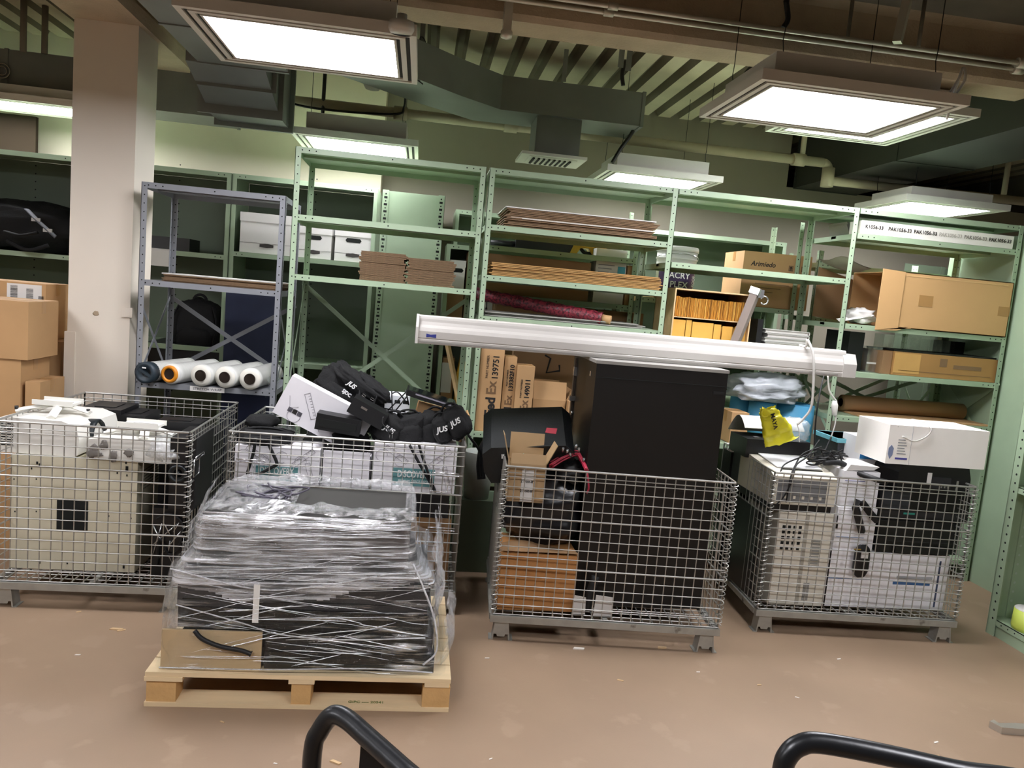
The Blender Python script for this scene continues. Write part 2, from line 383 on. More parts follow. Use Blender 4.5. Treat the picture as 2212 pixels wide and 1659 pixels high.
m = MB().prism([(4.95, 2.78), (4.97, 2.79), (4.97, 3.16), (4.95, 3.16)], -1.45, -.95, 'x'); m.build('flange', SHEET, d1, world=True)
dl = duct('air_duct', 'dark cross duct passing behind the column to the left edge', [(-4.5, 6.22), (-1.5, 6.22)], .4, 2.8, 3.1, 1.1)
m = MB(); p = at(5, 153, 6.0)
for r in (.05, .03): m.tube(arc((p.x, 6.0, p.z), r, 0, 2*PI, 16)[:-1], .005, 5, closed=True)
m.build('inspection_ring', CHR, dl, world=True)
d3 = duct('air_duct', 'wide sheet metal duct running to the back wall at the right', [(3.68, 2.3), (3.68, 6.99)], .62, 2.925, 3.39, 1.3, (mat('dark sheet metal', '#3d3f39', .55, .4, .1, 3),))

# ================================================================== PIPES AND CONDUITS
PIP = mat('painted pipe', '#b0a68e', .55, 0, .05)
Y = 6.12
def pz(u, v): return at(u, v, Y)
t = thing('sprinkler_pipe', 'beige painted pipe crossing the back wall with an elbow at the right', 'pipe', pz(600, 214))
a = pz(602, 214); b = pz(1792, 352); zz = a.z; b.z = zz-.01; e = pz(1805, 392)
m = MB(); m.tube([(a.x, Y, 3.41), (a.x, Y, zz+.06)]+arc((a.x+.06, Y, zz+.06), .06, PI, 1.5*PI, 5)+[(b.x-.06, Y, zz)], .038, 10); m.tube([(b.x-.06, Y, zz)]+arc((b.x-.06, Y, zz-.06), .06, PI/2, 0, 5)+[(b.x, Y, e.z+.05)]+arc((b.x+.05, Y, e.z+.05), .05, PI, 1.5*PI, 5)+[(b.x+.1, Y, e.z), (X1-.02, Y, e.z+.02)], .036, 10)
m.build('pipe_run', PIP, t, world=True)
for q in (pz(1103, 275).x, pz(1725, 345).x, pz(865, 250).x): MB().cyl((q-.05, Y, zz), (q+.05, Y, zz), .05).build('pipe_fitting', PIP, t, world=True)
MB().cyl((b.x, Y, e.z-.05), (b.x, Y, e.z+.1), .05).build('pipe_fitting', PIP, t, world=True); MB().cyl((pz(1732, 345).x, Y, zz), (pz(1732, 345).x, Y, 3.41), .022, n=8).build('branch_pipe', PIP, t, world=True)
t = thing('cable', 'thin black cable slung under the beige pipe', 'cable', pz(612, 222))
m = MB(); m.tube(spline([pz(600, 216)-Vector((0, .06, 0)), pz(660, 234)-Vector((0, .06, 0)), pz(760, 246)-Vector((0, .06, 0)), pz(858, 250)-Vector((0, .06, 0)), pz(873, 236)-Vector((0, .06, 0)), pz(876, 205)-Vector((0, .06, 0)), at(876, 150, 6.44)]), .009, 6); m.build('cable_run', BLK, t, world=True)
t = thing('drop_pipe', 'slim dark rod hanging from the deck near the cream wall', 'rod', at(696, 262, 6.1)); MB().cyl(at(696, 262, 6.1), Vector((at(696, 262, 6.1).x, 6.1, 3.41)), .014, n=8).build('rod_shaft', BLK, t, world=True)
CND = mat('conduit', '#cfc8ba', .4, .45, .05)
for k, (z, y) in enumerate(((3.14, atz(1612, 54, 3.14).y), (3.14, atz(1612, 69, 3.14).y))):
    t = thing('conduit', ('upper' if k == 0 else 'lower')+' of two long metal conduits in front of the beam', 'conduit', (0, y, z), 0, 'conduits by the beam')
    MB().tube([(X0+.02, y, z), (X1-.02, y, z)], .012, 8).build('conduit_run', CND, t, world=True)
    MB().cyl((3.0+.05*k, y, z), (3.06+.05*k, y, z), .026, n=10).build('coupling', CND, t, world=True); MB().cyl((.8, y, z), (.85, y, z), .018, n=10).build('coupling', CND, t, world=True)
t = thing('hanger_strut', 'pale channel strut hanging beside the conduits at the top right', 'strut', (2.12, 3.75, 3.2)); a, b = at(1965, -20, 3.75), at(1938, 92, 3.75)
MB().tube([a, b], .028, 4).build('strut_bar', CND, t, world=True)
t = thing('fixture_clamp', 'metal beam clamp on the fireproofed beam above the left large light', 'clamp', at(1095, 55, 4.07)); p = at(1095, 50, 4.06); m = MB()
m.box(p.x-.02, p.x+.02, 4.0, 4.08, p.z-.05, p.z+.12); m.lathe([(.0, -.03), (.028, -.02), (.03, .01), (.012, .03), (.0, .035)], (p.x, 4.03, p.z-.06), 12); m.build('clamp_body', CND, t, world=True)
FLX = mat('flexible conduit', '#1c1a18', .5, 0, .2, 60)
for i, (pts, y, lab) in enumerate((([(1322, 352), (1340, 322), (1362, 292), (1378, 262)], 5.65, 'black flexible cable feeding the light over the middle shelves'), ([(1600, 180), (1612, 158), (1636, 132)], 4.38, 'black flexible cable behind the large right light'), ([(1346, 185), (1344, 160), (1352, 130)], 5.2, 'short black cable hanging from the deck over the duct'), ([(1692, 60), (1702, 40), (1698, 0)], 3.9, 'black cable looping down near the conduits'))):
    q = [at(u, v, y) for u, v in pts]; t = thing('flexible_cable', lab, 'cable', q[0], 0); MB().tube(spline(q), .014, 7).build('cable_sheath', FLX, t, world=True)
for u0, v0, y in ((1345, 100, 5.0), (1362, 102, 5.05)): 
    p = at(u0, v0, y); q = at(u0, 200, y); t = thing('duct_hanger', 'sheet metal strap hanging from the deck to the duct', 'strap', (p.x, y, 3.2), 0, 'straps above the middle duct'); MB().box(p.x-.018, p.x+.018, y, y+.004, 3.2, 3.415).build('strap_band', SHEET, t, world=True)
t = thing('smoke_detector', 'round cream detector behind the large left light', 'detector', at(805, 180, 5.9)); p = at(805, 182, 5.9); m = MB(); m.lathe([(0, -.04), (.05, -.035), (.065, -.01), (.065, .03)], p, 18); m.cyl(p+Vector((0, 0, .03)), Vector((p.x, p.y, 3.41)), .012, n=8); m.build('detector_body', WHT, t, world=True)

for i, (u, v0, v1, y, lab) in enumerate(((50, -10, 112, 5.9, 'dark hanger rod at the far top left above the cross duct'), (96, 18, 116, 6.0, 'second dark hanger rod above the cross duct near the column'), (1830, -10, 90, 3.9, 'thin hanger rod above the conduits right of the strut'), (1984, -10, 100, 3.85, 'thin hanger rod above the conduits nearer the right edge'), (2168, 322, 420, 6.0, 'vertical pipe drop beside the far right light'))):
    a, b = at(u, v0, y), at(u, v1, y); t = thing('hanger_rod', lab, 'rod', (b.x, y, b.z), 0, 'hanger rods under the deck'); MB().cyl((b.x, y, b.z), (b.x, y, 3.415), .022 if i in (0, 1, 4) else .01, n=8).build('rod_shaft', PIP if i == 4 else CONC, t, world=True)
t = thing('conduit', 'dark conduit high at the top right above the pale pair', 'conduit', (3, 3.4, 3.3)); MB().tube([(1.5, 3.55, 3.33), (X1-.02, 3.62, 3.33)], .014, 8).build('conduit_run', CND, t, world=True)
t = thing('loose_wire', 'white loose wire curving down at the right edge below the duct', 'wire', at(2185, 285, 4.9)); MB().tube(spline([at(2186, 286, 4.9), at(2194, 258, 4.9), at(2214, 228, 4.9), at(2240, 212, 4.9)]), .004, 6).build('wire_run', WHT, t, world=True)
# ================================================================== SHELVING
def shelf_bay(x0, x1, y0, y1, top, levels, label, paint, sides=('front', 'back'), brace=True, group=None, pw=.034, bz=(.1, None), lip=.034, side_brace=True, name='metal_shelving', skip=()):
    """open slotted-post bay: four holed angle posts, lipped shelves, X braces"""
    t = thing(name, label, 'shelving', ((x0+x1)/2, (y0+y1)/2, 0), 0, group); W, D = (x1-x0)/2, (y1-y0)/2
    for sx in (-1, 1):
        if sx in skip: continue
        for sy in (-1, 1):
            m = MB(); X, Yy = sx*W, sy*D; th = .003
            m.box(min(X, X-sx*pw), max(X, X-sx*pw), min(Yy, Yy-sy*th), max(Yy, Yy-sy*th), 0, top)
            m.box(min(X, X-sx*th), max(X, X-sx*th), min(Yy, Yy-sy*pw), max(Yy, Yy-sy*pw), 0, top)
            z = .05
            while z < top-.02:
                for nr, c in (((0, sy, 0), (X-sx*pw*.55, Yy, z)), ((sx, 0, 0), (X, Yy-sy*pw*.55, z)), ((0, -sy, 0), (X-sx*pw*.55, Yy-sy*th, z)), ((-sx, 0, 0), (X-sx*th, Yy-sy*pw*.55, z))): m.dot(c, nr, .0042)
                z += .05
            m.build('post', [paint, HOLE], t)
    for z in levels:
        m = MB(); g = .004; xa, ya = W-g, D-g
        m.box(-xa, xa, -ya, ya, z-.003, z); m.box(-xa, xa, -ya-.001, -ya+.002, z-lip, z-.003); m.box(-xa, xa, ya-.002, ya, z-lip, z-.003); m.box(-xa, -xa+.002, -ya, ya, z-lip, z-.003); m.box(xa-.002, xa, -ya, ya, z-lip, z-.003)
        m.box(-xa, xa, -.03, .03, z-.02, z-.003)
        for k in (-1, 1):
            for q in (.035, .075, .115): m.dot((k*(xa-q), -ya-.001, z-lip*.5), (0, -1, 0), .0045)
        m.dot((0, -ya-.001, z-lip*.5), (0, -1, 0), .0045)
        m.build('shelf', [paint, HOLE], t)
    if brace:
        za, zb = bz[0], bz[1]
        for s, zl, zh in ((1, za, zb),):
            m = MB(); L = math.hypot(2*W, zh-za); an = math.atan2(zh-za, 2*W); c = (za+zh)/2
            for k in (-1, 1): m.box(-L/2, L/2, -.0015, .0015, -.014, .014, 0, Matrix.Translation((0, D+.003+.003*k, c)) @ Matrix.Rotation(-an*k, 4, 'Y'))
            m.cyl((0, D-.006, c), (0, D+.01, c), .008, n=8); m.build('cross_brace', paint, t)
        if side_brace:
            for sx in (-1, 1):
                m = MB(); zh = zb; L = math.hypot(2*D, zh-za); an = math.atan2(zh-za, 2*D); c = (za+zh)/2
                for k in (-1, 1): m.box(-.0012, .0012, -L/2, L/2, -.012, .012, 0, Matrix.Translation((sx*(W-.006-.003*k), 0, c)) @ Matrix.Rotation(an*k, 4, 'X'))
                m.build('side_brace', paint, t)
    return t
YF, YB, TOP = 4.773, 5.375, 2.458
YG = 4.85
def lev(u, v, y=YF): return at(u, v, y).z
gx0, gx1 = at(305, 420, YG).x, at(617, 450, YG).x
GL1, GL2 = lev(450, 616, YG), lev(500, 838, YG)
gz = at(310, 392, YG).z
grey = shelf_bay(gx0, gx1, YG, 5.43, gz, [gz, GL1, GL2, .12], 'grey open steel shelving beside the column holding the film rolls', GRY, bz=(.98, 1.5))
m = MB(); a, b = at(410, 851, YG-.006), at(484, 862, YG-.006); m.box(a.x, b.x, YG-.008, YG-.005, GL2-.034, GL2-.004); lab = m.build('shelf_label', PAPER, grey, world=True)
text('STRETCH WRAP', .02, mat('label ink', '#4b4b52', .7), grey, Vector(((a.x+b.x)/2, YG-.0086, GL2-.019))-Vector(grey.location), sx=1.15)
BX = [(-.79, .340), (.360, 1.550), (1.553, 2.768), (2.771, 3.94)]
L1a, L1b = lev(840, 482), lev(830, 609)
bay1 = shelf_bay(*BX[0], YF, YB, TOP, [TOP, L1a, L1b, .15], 'tall green open shelving beside the grey unit, first bay, nearly empty', GRN, bz=(.75, 1.66), group='green shelving bays')
L2a, L2b, L2c, L2d = lev(1245, 503), lev(1240, 611), at(1250, 700, YF).z, lev(1050, 934)
bay2 = shelf_bay(*BX[1], YF, YB, TOP, [TOP, L2a, L2b, L2c, L2d, .15], 'second bay of tall green shelving, holding flat cardboard above the shipping cartons', GRN, brace=False, group='green shelving bays')
L3a, L3c = lev(1640, 584), lev(1640, 740)
bay3 = shelf_bay(*BX[2], YF, YB, TOP, [TOP, L3a, 1.46, .86, .15], 'third bay of tall green shelving, with the envelope crate', GRN, brace=False, skip=(-1,), group='green shelving bays')
L5 = [lev(2020, 521), lev(2000, 714), lev(2000, 816), lev(1990, 912)]
bay5 = shelf_bay(*BX[3], YF, YB, TOP, [TOP]+L5+[.15], 'last bay of tall green shelving, with the big open carton and paper roll', GRN, bz=(.95, 1.4), skip=(-1,), group='green shelving bays')
# rear open row, back to back with the second and third bays
RY0, RY1 = 5.47, 5.95
RA, RB, RC = at(1220, 545, RY0).z, at(1220, 648, RY0).z, at(1690, 668, RY0).z
r1 = shelf_bay(.40, 1.53, RY0, RY1, 2.2, [RA, RB, 1.05, .15], 'green shelving standing behind the second bay, with the hedge trimmer', GRN, brace=False, group='rear green shelving')
r2 = shelf_bay(1.56, 2.76, RY0, RY1, 2.42, [RC, 1.05, .15], 'green shelving standing behind the third bay, with the paint pail', GRN, brace=False, group='rear green shelving')
r3 = shelf_bay(2.9, 4.0, RY0, RY1, at(1960, 560, RY0).z, [at(1850, 575, RY0).z, at(1820, 690, RY0).z, 1.05, .15], 'green shelving standing behind the last bay', GRN, bz=(.8, 1.35), group='rear green shelving')
# closed shelving along the back wall
def closed_unit(x0, x1, y0, y1, top, levels, label, group, back=GRD, name='steel_shelving'):
    t = thing(name, label, 'shelving', ((x0+x1)/2, (y0+y1)/2, 0), 0, group); W, D = (x1-x0)/2, (y1-y0)/2
    m = MB().box(-W+.003, W-.003, D-.003, D, .1, top-.005)
    for k in range(int(top/.06)): m.dot((0, D-.004, .15+k*.06), (0, -1, 0), .006, 5)
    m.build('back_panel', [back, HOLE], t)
    for s in (-1, 1):
        m = MB().box(s*W-.0015, s*W+.0015, -D, D, 0, top); m.box(min(s*W, s*(W-.03)), max(s*W, s*(W-.03)), -D, -D+.003, 0, top); m.build('side_panel', GRN, t)
    for z in [top]+levels:
        m = MB().box(-W+.004, W-.004, -D, D, z-.004, z); m.box(-W+.004, W-.004, -D-.001, -D+.003, z-.035, z)
        for k in (-1, 1):
            for q in (.05, .09): m.dot((k*(W-q), -D-.001, z-.018), (0, -1, 0), .0045)
        m.build('shelf', [GRN, HOLE], t)
    return t
KY, KB = 5.96, 6.5
KT = 2.405
KA = at(650, 556, KY).z; KZ = at(430, 546, KY).z; KL = at(70, 545, KY).z
k3 = closed_unit(-1.42, -.37, KY, KB, KT, [KA, at(740, 792, KY).z, .1], 'green closed steel shelving behind the grey unit, holding white file boxes', 'closed shelving on the back wall')
k2 = closed_unit(-2.47, -1.43, KY, KB, KT, [KZ, 1.12, .1], 'green closed steel shelving just right of the column at the back', 'closed shelving on the back wall')
k1 = closed_unit(-3.55, -2.48, KY, KB, KT, [KL, 1.2, .1], 'green closed steel shelving behind the column, holding the black duffel bag', 'closed shelving on the back wall')
k0 = closed_unit(-4.58, -3.57, KY, KB, KT, [KL, 1.2, .1], 'green closed steel shelving at the far left end of the back wall', 'closed shelving on the back wall')
# end of a shelving run that stands at right angles to the others
t = thing('steel_shelving', 'pale green end panel of a shelf run, with slotted edges, behind the first bay', 'shelving', (-.09, 6.2, 0))
ex0, ex1 = at(826, 415, 5.93).x, at(962, 425, 5.93).x; ez = at(826, 409, 5.93).z
MB().box(ex0+.03, ex1-.03, 5.935, 5.94, 0, ez-.005).build('end_panel', GRN, t, world=True)
for x, s in ((ex0, 1), (ex1, -1)):
    m = MB().box(min(x, x+s*.05), max(x, x+s*.05), 5.93, 5.934, 0, ez).box(min(x, x+s*.003), max(x, x+s*.003), 5.93, 5.98, 0, ez)
    z = .1
    while z < ez-.03:
        m.face([(x+s*.028-.012, 5.9292, z), (x+s*.028+.012, 5.9292, z), (x+s*.028+.012, 5.9292, z+.016), (x+s*.028-.012, 5.9292, z+.016)], 1); m.dot((x+s*.028, 5.9302, z+.033), (0, -1, 0), .006); z += .052
    m.build('slotted_post', [GRN, HOLE], t, world=True)
for z in (ez-.01, 1.5, .6): MB().box(ex0+.05, ex1-.005, 5.95, 6.75, z-.03, z).build('shelf', GRN, t, world=True)
k5 = closed_unit(.172, .60, 5.985, 6.40, 2.05, [1.4, .6, .1], 'narrow green closed shelving beside the pale end panel, with low white file boxes', 'closed shelving on the back wall')
bz_ = at(1340, 488, 6.42).z
k4 = closed_unit(at(985, 460, 6.42).x, at(1700, 525, 6.42).x, 6.42, 6.9, bz_, [1.85, 1.4, .9, .1], 'wide dark green closed shelving against the back wall behind the middle bays', 'closed shelving on the back wall')
t = thing('steel_shelving', 'green closed shelving panels seen through the last bay', 'shelving', (3.7, 6.6, 0)); a, b = at(1957, 560, 6.55).x, at(2035, 560, 6.55).x
MB().box(a, b, 6.55, 6.554, 0, 2.3).build('end_panel', GRD, t, world=True)  # the darker green stands in for shade on these panels
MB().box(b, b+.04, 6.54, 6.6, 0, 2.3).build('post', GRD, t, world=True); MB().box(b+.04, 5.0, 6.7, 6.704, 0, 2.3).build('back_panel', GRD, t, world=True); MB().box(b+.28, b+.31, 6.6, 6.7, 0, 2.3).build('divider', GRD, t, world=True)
# unit at the right edge, open towards the aisle
t = thing('steel_shelving', 'green closed steel shelving at the right edge with a yellow tape roll inside', 'shelving', (3.75, 3.4, 0))
rx, ry0, ry1, rtp = 3.41, 2.6, 3.93, 2.6; rd = .6
m = MB().box(rx+.02, rx+rd, ry1-.004, ry1, 0, rtp); m.build('side_panel', GRN, t, world=True)
m = MB().box(rx+rd, rx+rd+.004, ry0, ry1, .08, rtp); m.build('back_panel', GRN, t, world=True)
for y, s in ((ry1, -1), (ry0, 1)):
    m = MB().box(rx, rx+.004, min(y, y+s*.06), max(y, y+s*.06), 0, rtp).box(rx, rx+.06, y-.003, y+.003, 0, rtp); z = .1
    while z < rtp: m.dot((rx, y+s*.035, z), (-1, 0, 0), .007); z += .05
    m.build('corner_post', [GRN, HOLE], t, world=True)
m = MB().box(rx+.1, rx+.14, ry1-.012, ry1-.004, .1, rtp); z = .2
while z < rtp: m.dot((rx+.12, ry1-.012, z), (0, -1, 0), .008); z += .055
m.build('shelf_strip', [GRN, mat('pale hole', '#aab6a8', .6)], t, world=True)
rz1 = at(2195, 1062, 3.75).z
for z in (.10, rz1, 1.45, 1.95, 2.5):
    m = MB().box(rx+.004, rx+rd, ry0+.004, ry1-.006, z-.004, z).box(rx+.004, rx+.008, ry0, ry1-.006, z-.035, z)
    for k in range(4): m.dot((rx+.004, ry1-.05-.05*k, z-.018), (-1, 0, 0), .005)
    m.build('shelf', [GRN, HOLE], t, world=True)
MB().box(rx+.012, rx+.016, ry0, ry1, 0, .06).build('kick_plate', GRN, t, world=True)
# tall panel linking the last bay and the right unit
ux = 3.962; solo(MB().box(ux, ux+.04, 3.95, 5.5, 0, 2.40), 'steel_partition', GRN, 'tall plain green steel panel between the last bay and the right unit', 'panel', (ux+.02, 4.7, 0), bevel=.004)
# tape roll on the lowest shelf of the right unit
p = Vector((3.5, 3.74, .1))
t = thing('tape_roll', 'yellow green roll standing on the bottom shelf of the right unit', 'roll', (p.x, p.y, .101)); m = MB()
m.lathe([(.035, 0), (.08, 0), (.084, .02), (.08, .115), (.035, .115), (.035, 0)], n=28); m.build('roll_body', mat('lime wrapper', '#c3d25a', .45), t); MB().lathe([(.034, .001), (.034, .117), (.028, .117), (.028, .001)], n=24).build('core', PAPER, t); MB().lathe([(.036, .115), (.078, .115), (.078, .118), (.036, .118)], n=28).build('end_face', PAPER, t)
m = MB(); m.blob((0, 0, .09), (.13, .11, .1), 2, .35, 5, 4, 20, floor=0); q = atz(2202, 1312, .2); m.b.transform(Matrix.Translation((3.8, 3.78, .101)))
solo(m, 'plastic_bag', film('clear bag', .15, .7, (3, 3, 3), 4, '#dfe6e0'), 'crumpled clear plastic behind the yellow green roll on the bottom shelf', 'bag', (3.8, 3.78, .101))
# ================================================================== CARTONS AND SHELF CONTENTS
def carton(label, x0, x1, y0, y1, z0, z1, rz=0., m=CARD, tape=True, group=None, name='cardboard_box', cat='box', flaps=None, seam=True, rot=None, side_seam=False):
    t = thing(name, label, cat, ((x0+x1)/2, (y0+y1)/2, z0), rz, group, rot); W, D, H = (x1-x0)/2, (y1-y0)/2, z1-z0
    if flaps is None:
        b = MB().box(-W, W, -D, D, 0, H).build('body', m, t, bevel=min(.006, W*.1))
        if tape:
            q = MB().box(-W*.98, W*.98, -.025, .025, H, H+.0008); q.box(-W-.0008, -W, -.025, .025, H-.07, H).box(W, W+.0008, -.025, .025, H-.07, H); q.build('tape', TAPE, t)
    else:
        th = .004; q = MB(); q.box(-W, W, -D, -D+th, 0, H).box(-W, W, D-th, D, 0, H).box(-W, -W+th, -D, D, 0, H).box(W-th, W, -D, D, 0, H).box(-W, W, -D, D, 0, th); q.build('body', m, t)
        for side, an, ln in flaps:                      # fold angle from upright, outwards
            q = MB(); q.box((-W if side in 'fb' else -D)+.004, (W if side in 'fb' else D)-.004, 0, .003, 0, ln)
            M = {'f': Matrix.Translation((0, -D, H)) @ Matrix.Rotation(an, 4, 'X'), 'b': Matrix.Translation((0, D, H)) @ Matrix.Rotation(-an, 4, 'X'), 'l': Matrix.Translation((-W, 0, H)) @ Matrix.Rotation(-an, 4, 'Y') @ Matrix.Rotation(PI/2, 4, 'Z'), 'r': Matrix.Translation((W, 0, H)) @ Matrix.Rotation(an, 4, 'Y') @ Matrix.Rotation(PI/2, 4, 'Z')}[side]
            q.b.transform(M); q.build('flap', m, t)
    return t
def cbox(label, BL, TR, Y, depth, z0=None, **k):
    x0, x1, za, zb = rect(BL, TR, Y); return carton(label, x0, x1, Y, Y+depth, za if z0 is None else z0, zb+(0 if z0 is None else z0-za)*0, **k)
def decal(t, x0, x1, z0, z1, y, m, name='label'):
    return MB().box(x0, x1, y-.0012, y, z0, z1).build(name, m, t)
def barcode(t, x0, x1, z0, z1, y, seed=1, vert=False, name='barcode'):
    r = random.Random(seed); q = MB()
    x = x0 if not vert else z0; e = x1 if not vert else z1
    while x < e-.002:
        w_ = r.choice((.001, .0015, .0025))
        if vert: q.box(x0, x1, y-.0016, y-.0012, x, x+w_)
        else: q.box(x, x+w_, y-.0016, y-.0012, z0, z1)
        x += w_+r.choice((.001, .0015, .002))
    return q.build(name, INK, t)
def flat_pile(label, n, x0, x1, y0, y1, z0, h, m, seed, jit=.03, group=None, top=None, fold=True, rz=0, name='folded_carton'):
    """flattened cartons lying one on another: each its own thing"""
    r = random.Random(seed); th = h/n
    for k in range(n):
        a, b = r.uniform(-jit, jit), r.uniform(-jit*.5, jit*.5)
        o = MB(); X0_, X1_, Z = x0+a, x1+a+r.uniform(-jit, jit), 0
        for q in ((0, .36), (.5, .82)) if fold else ((.05, .78),): o.box(X0_-(x0+x1)/2, X1_-(x0+x1)/2, y0+b-(y0+y1)/2, y1-(y0+y1)/2, th*q[0], th*q[1])
        ob = o.build(name, top if (top and k == n-1) else m); ob.location = ((x0+x1)/2, (y0+y1)/2, z0+k*th); ob.rotation_euler.z = rz+r.uniform(-.006, .006)
        lab = label[0] if k == n-1 else label[1]; tag(ob, lab, 'cardboard', group)
# ---- grey unit: folded cartons with white tops, film rolls
x0, x1 = at(352, 620, YG+.03).x, at(603, 640, YG+.03).x
flat_pile(('topmost white faced flattened carton in the pile on the grey shelf', 'flattened brown carton within the pile on the grey shelf'), 7, x0, x1, YG+.02, YG+.42, GL1+.002, at(470, 598, YG).z-GL1-.004, CARDE, 3, .012, 'flattened cartons on the grey shelf', PAPER)
ROLL = mat('stretch film roll', '#dcdcd6', .22, 0, .06, 20, .12, 26, stretch=(1, 6, 1))
ROLLE = mat('roll end', '#e6e2d6', .5, 0, .04, 30)
def film_roll(u, v, R, ri, label, core='#33261b', wrapm=ROLL, rz=0., L=.46, yy=YG-.03, capm=None):
    p = at(u, v, yy); t = thing('film_roll', label, 'roll', (p.x, yy, GL2+R+.001), rz, 'stretch film rolls on the grey shelf'); M = Matrix.Rotation(-PI/2, 4, 'X')
    m = MB(); r = random.Random(u)
    prof = [(R, .0)]+[(R*(1+r.uniform(-.012, .01)), L*k/10) for k in range(1, 10)]+[(R, L), (ri, L)]
    m.lathe([(ri, 0)]+prof, n=32, M=M); m.build('film_body', wrapm, t)
    m = MB(); m.lathe([(ri, -.002), (R*.985, -.002), (R*.985, .001)], n=32, M=M); m.build('end_face', ROLLE, t)
    m = MB(); m.lathe([(ri, -.012), (ri, L), (ri-.006, L), (ri-.006, -.012), (ri, -.012)], n=24, M=M); m.build('core', mat('core '+core, core, .8), t)
    return t, M
t, M = film_roll(318, 818, .062, .045, 'film roll with a dark blue end cap, nearest the column on the grey shelf', rz=-.3, L=.42)
CAPB = mat('blue grey cap', '#26333c', .5)
m = MB(); m.lathe([(0, -.012), (.03, -.012), (.045, -.03), (.064, -.03), (.066, 0), (.06, .05)], n=28, M=M); m.box(-.05, .05, -.03, -.02, -.008, .008, 0, Matrix.Rotation(.45, 4, 'Y')); m.build('end_cap', CAPB, t); decal(t, -.014, .012, .026, .034, -.031, INKW, 'cap_mark')
t, M = film_roll(368, 815, .062, .045, 'film roll with an orange end cap on the grey shelf', rz=-.3)
CAPO = mat('orange cap', '#d98a1e', .4)
m = MB(); m.lathe([(.034, .04), (.034, -.016), (.05, -.02), (.053, 0), (.05, .02)], n=28, M=M)
for k in range(3): m.box(-.034, .034, -.004, .004, -.003, .003, 0, Matrix.Rotation(k*PI/3+.4, 4, 'Y'))
m.build('end_cap', CAPO, t)
for u, v, lab in ((434, 815, 'clear film roll with an open core, third roll from the column'), (486, 820, 'clear film roll with an open core, fourth from the column'), (540, 822, 'clear film roll with a torn tail, next to the green post')):
    t, M = film_roll(u, v, .066, .034, lab, rz=-.26 if u < 500 else -.14, L=.42)
m = MB(); m.grid(lambda a, b: Vector((.066+.012*math.sin(6*b), .12+.2*a, -.01-.12*b+.02*math.sin(9*a))), 8, 8); m.build('film_tail', film('film tail', .25, .6, (4, 1, 2), 6), t)
# ---- first bay: two stacks of folded cartons
xa, xm, xb = at(776, 590, YF+.04).x, at(877, 600, YF+.04).x, at(980, 610, YF+.04).x
zt = at(870, 548, YF+.04).z
flat_pile(('topmost folded brown carton of the stack on the first bay', 'folded brown carton in the left hand stack on the first bay'), 16, xa, xm-.008, YF+.03, YF+.43, L1b+.002, zt-L1b-.004, CARDE, 5, .008, 'folded cartons, first stack on the first bay')
flat_pile(('topmost folded brown carton of the stack beside the green post', 'folded brown carton in the stack nearer the post on the first bay'), 12, xm+.006, xb, YF+.03, YF+.43, L1b+.002, zt-L1b-.02, CARDE, 6, .009, 'folded cartons, second stack on the first bay')
# ---- second bay
x0, x1 = at(1095, 480, YF+.02).x, at(1418, 500, YF+.02).x; z1 = at(1240, 458, YF).z
flat_pile(('topmost white faced sheet of the flat cardboard pile on the upper shelf', 'flat brown cardboard sheet in the pile on the second bay upper shelf'), 13, x0, x1, YF+.01, YF+.55, L2a+.002, z1-L2a-.004, CARDE, 8, .02, 'flat sheets on the second bay upper shelf', PAPER, fold=False, name='cardboard_sheet')
solo(MB().box(x0+.02, x1-.03, YF+.0, YF+.008, L2a+.052, L2a+.058), 'cardboard_sheet', PAPER, 'white edge strip sticking out midway in the upper cardboard pile', 'cardboard', ((x0+x1)/2, YF, L2a+.052)) 
ORB = mat('tan cardboard edge', '#a8814c', .85, 0, .25, 60, .3, 80, stretch=(1, 1, 9))
x0, x1 = at(1062, 590, YF+.02).x, at(1428, 615, YF+.02).x; z1 = at(1200, 577, YF).z
flat_pile(('topmost tan flat carton of the pile above the screen case', 'tan flat carton within the pile above the screen case'), 9, x0, x1, YF+.01, YF+.5, L2b+.002, z1-L2b-.004, ORB, 9, .015, 'flat cartons on the second bay middle shelf', fold=False, name='cardboard_sheet')
x0, x1 = at(1045, 690, YF+.05).x, at(1385, 700, YF+.05).x
flat_pile(('topmost thin grey board lying behind the white screen case', 'thin grey board lying behind the white screen case'), 3, x0, x1, YF+.06, YF+.5, L2c+.002, .03, mat('grey board', '#8d8a84', .7), 10, .04, 'boards on the second bay lower shelf', fold=False, name='board')
# red bubble roll lying across the shelf
RED = mat('red bubble wrap', '#7c2633', .4, 0, .3, 30, .8, 38, spots=('#3f121c', 70, .5))
a, b = at(1022, 633, 5.2), at(1300, 688, 4.86); t = thing('bubble_wrap_roll', 'long red patterned bubble wrap roll slanting across the second bay', 'roll', a.lerp(b, .5)); m = MB()
n = 40; m.tube([a.lerp(b, k/n) for k in range(n+1)], [.042+.003*math.sin(k*1.9) for k in range(n+1)], 14); m.build('roll_body', RED, t, world=True)
d = (b-a).normalized(); MB().tube([b-d*.01, b+d*.06], .028, 12).build('core', CARD, t, world=True)
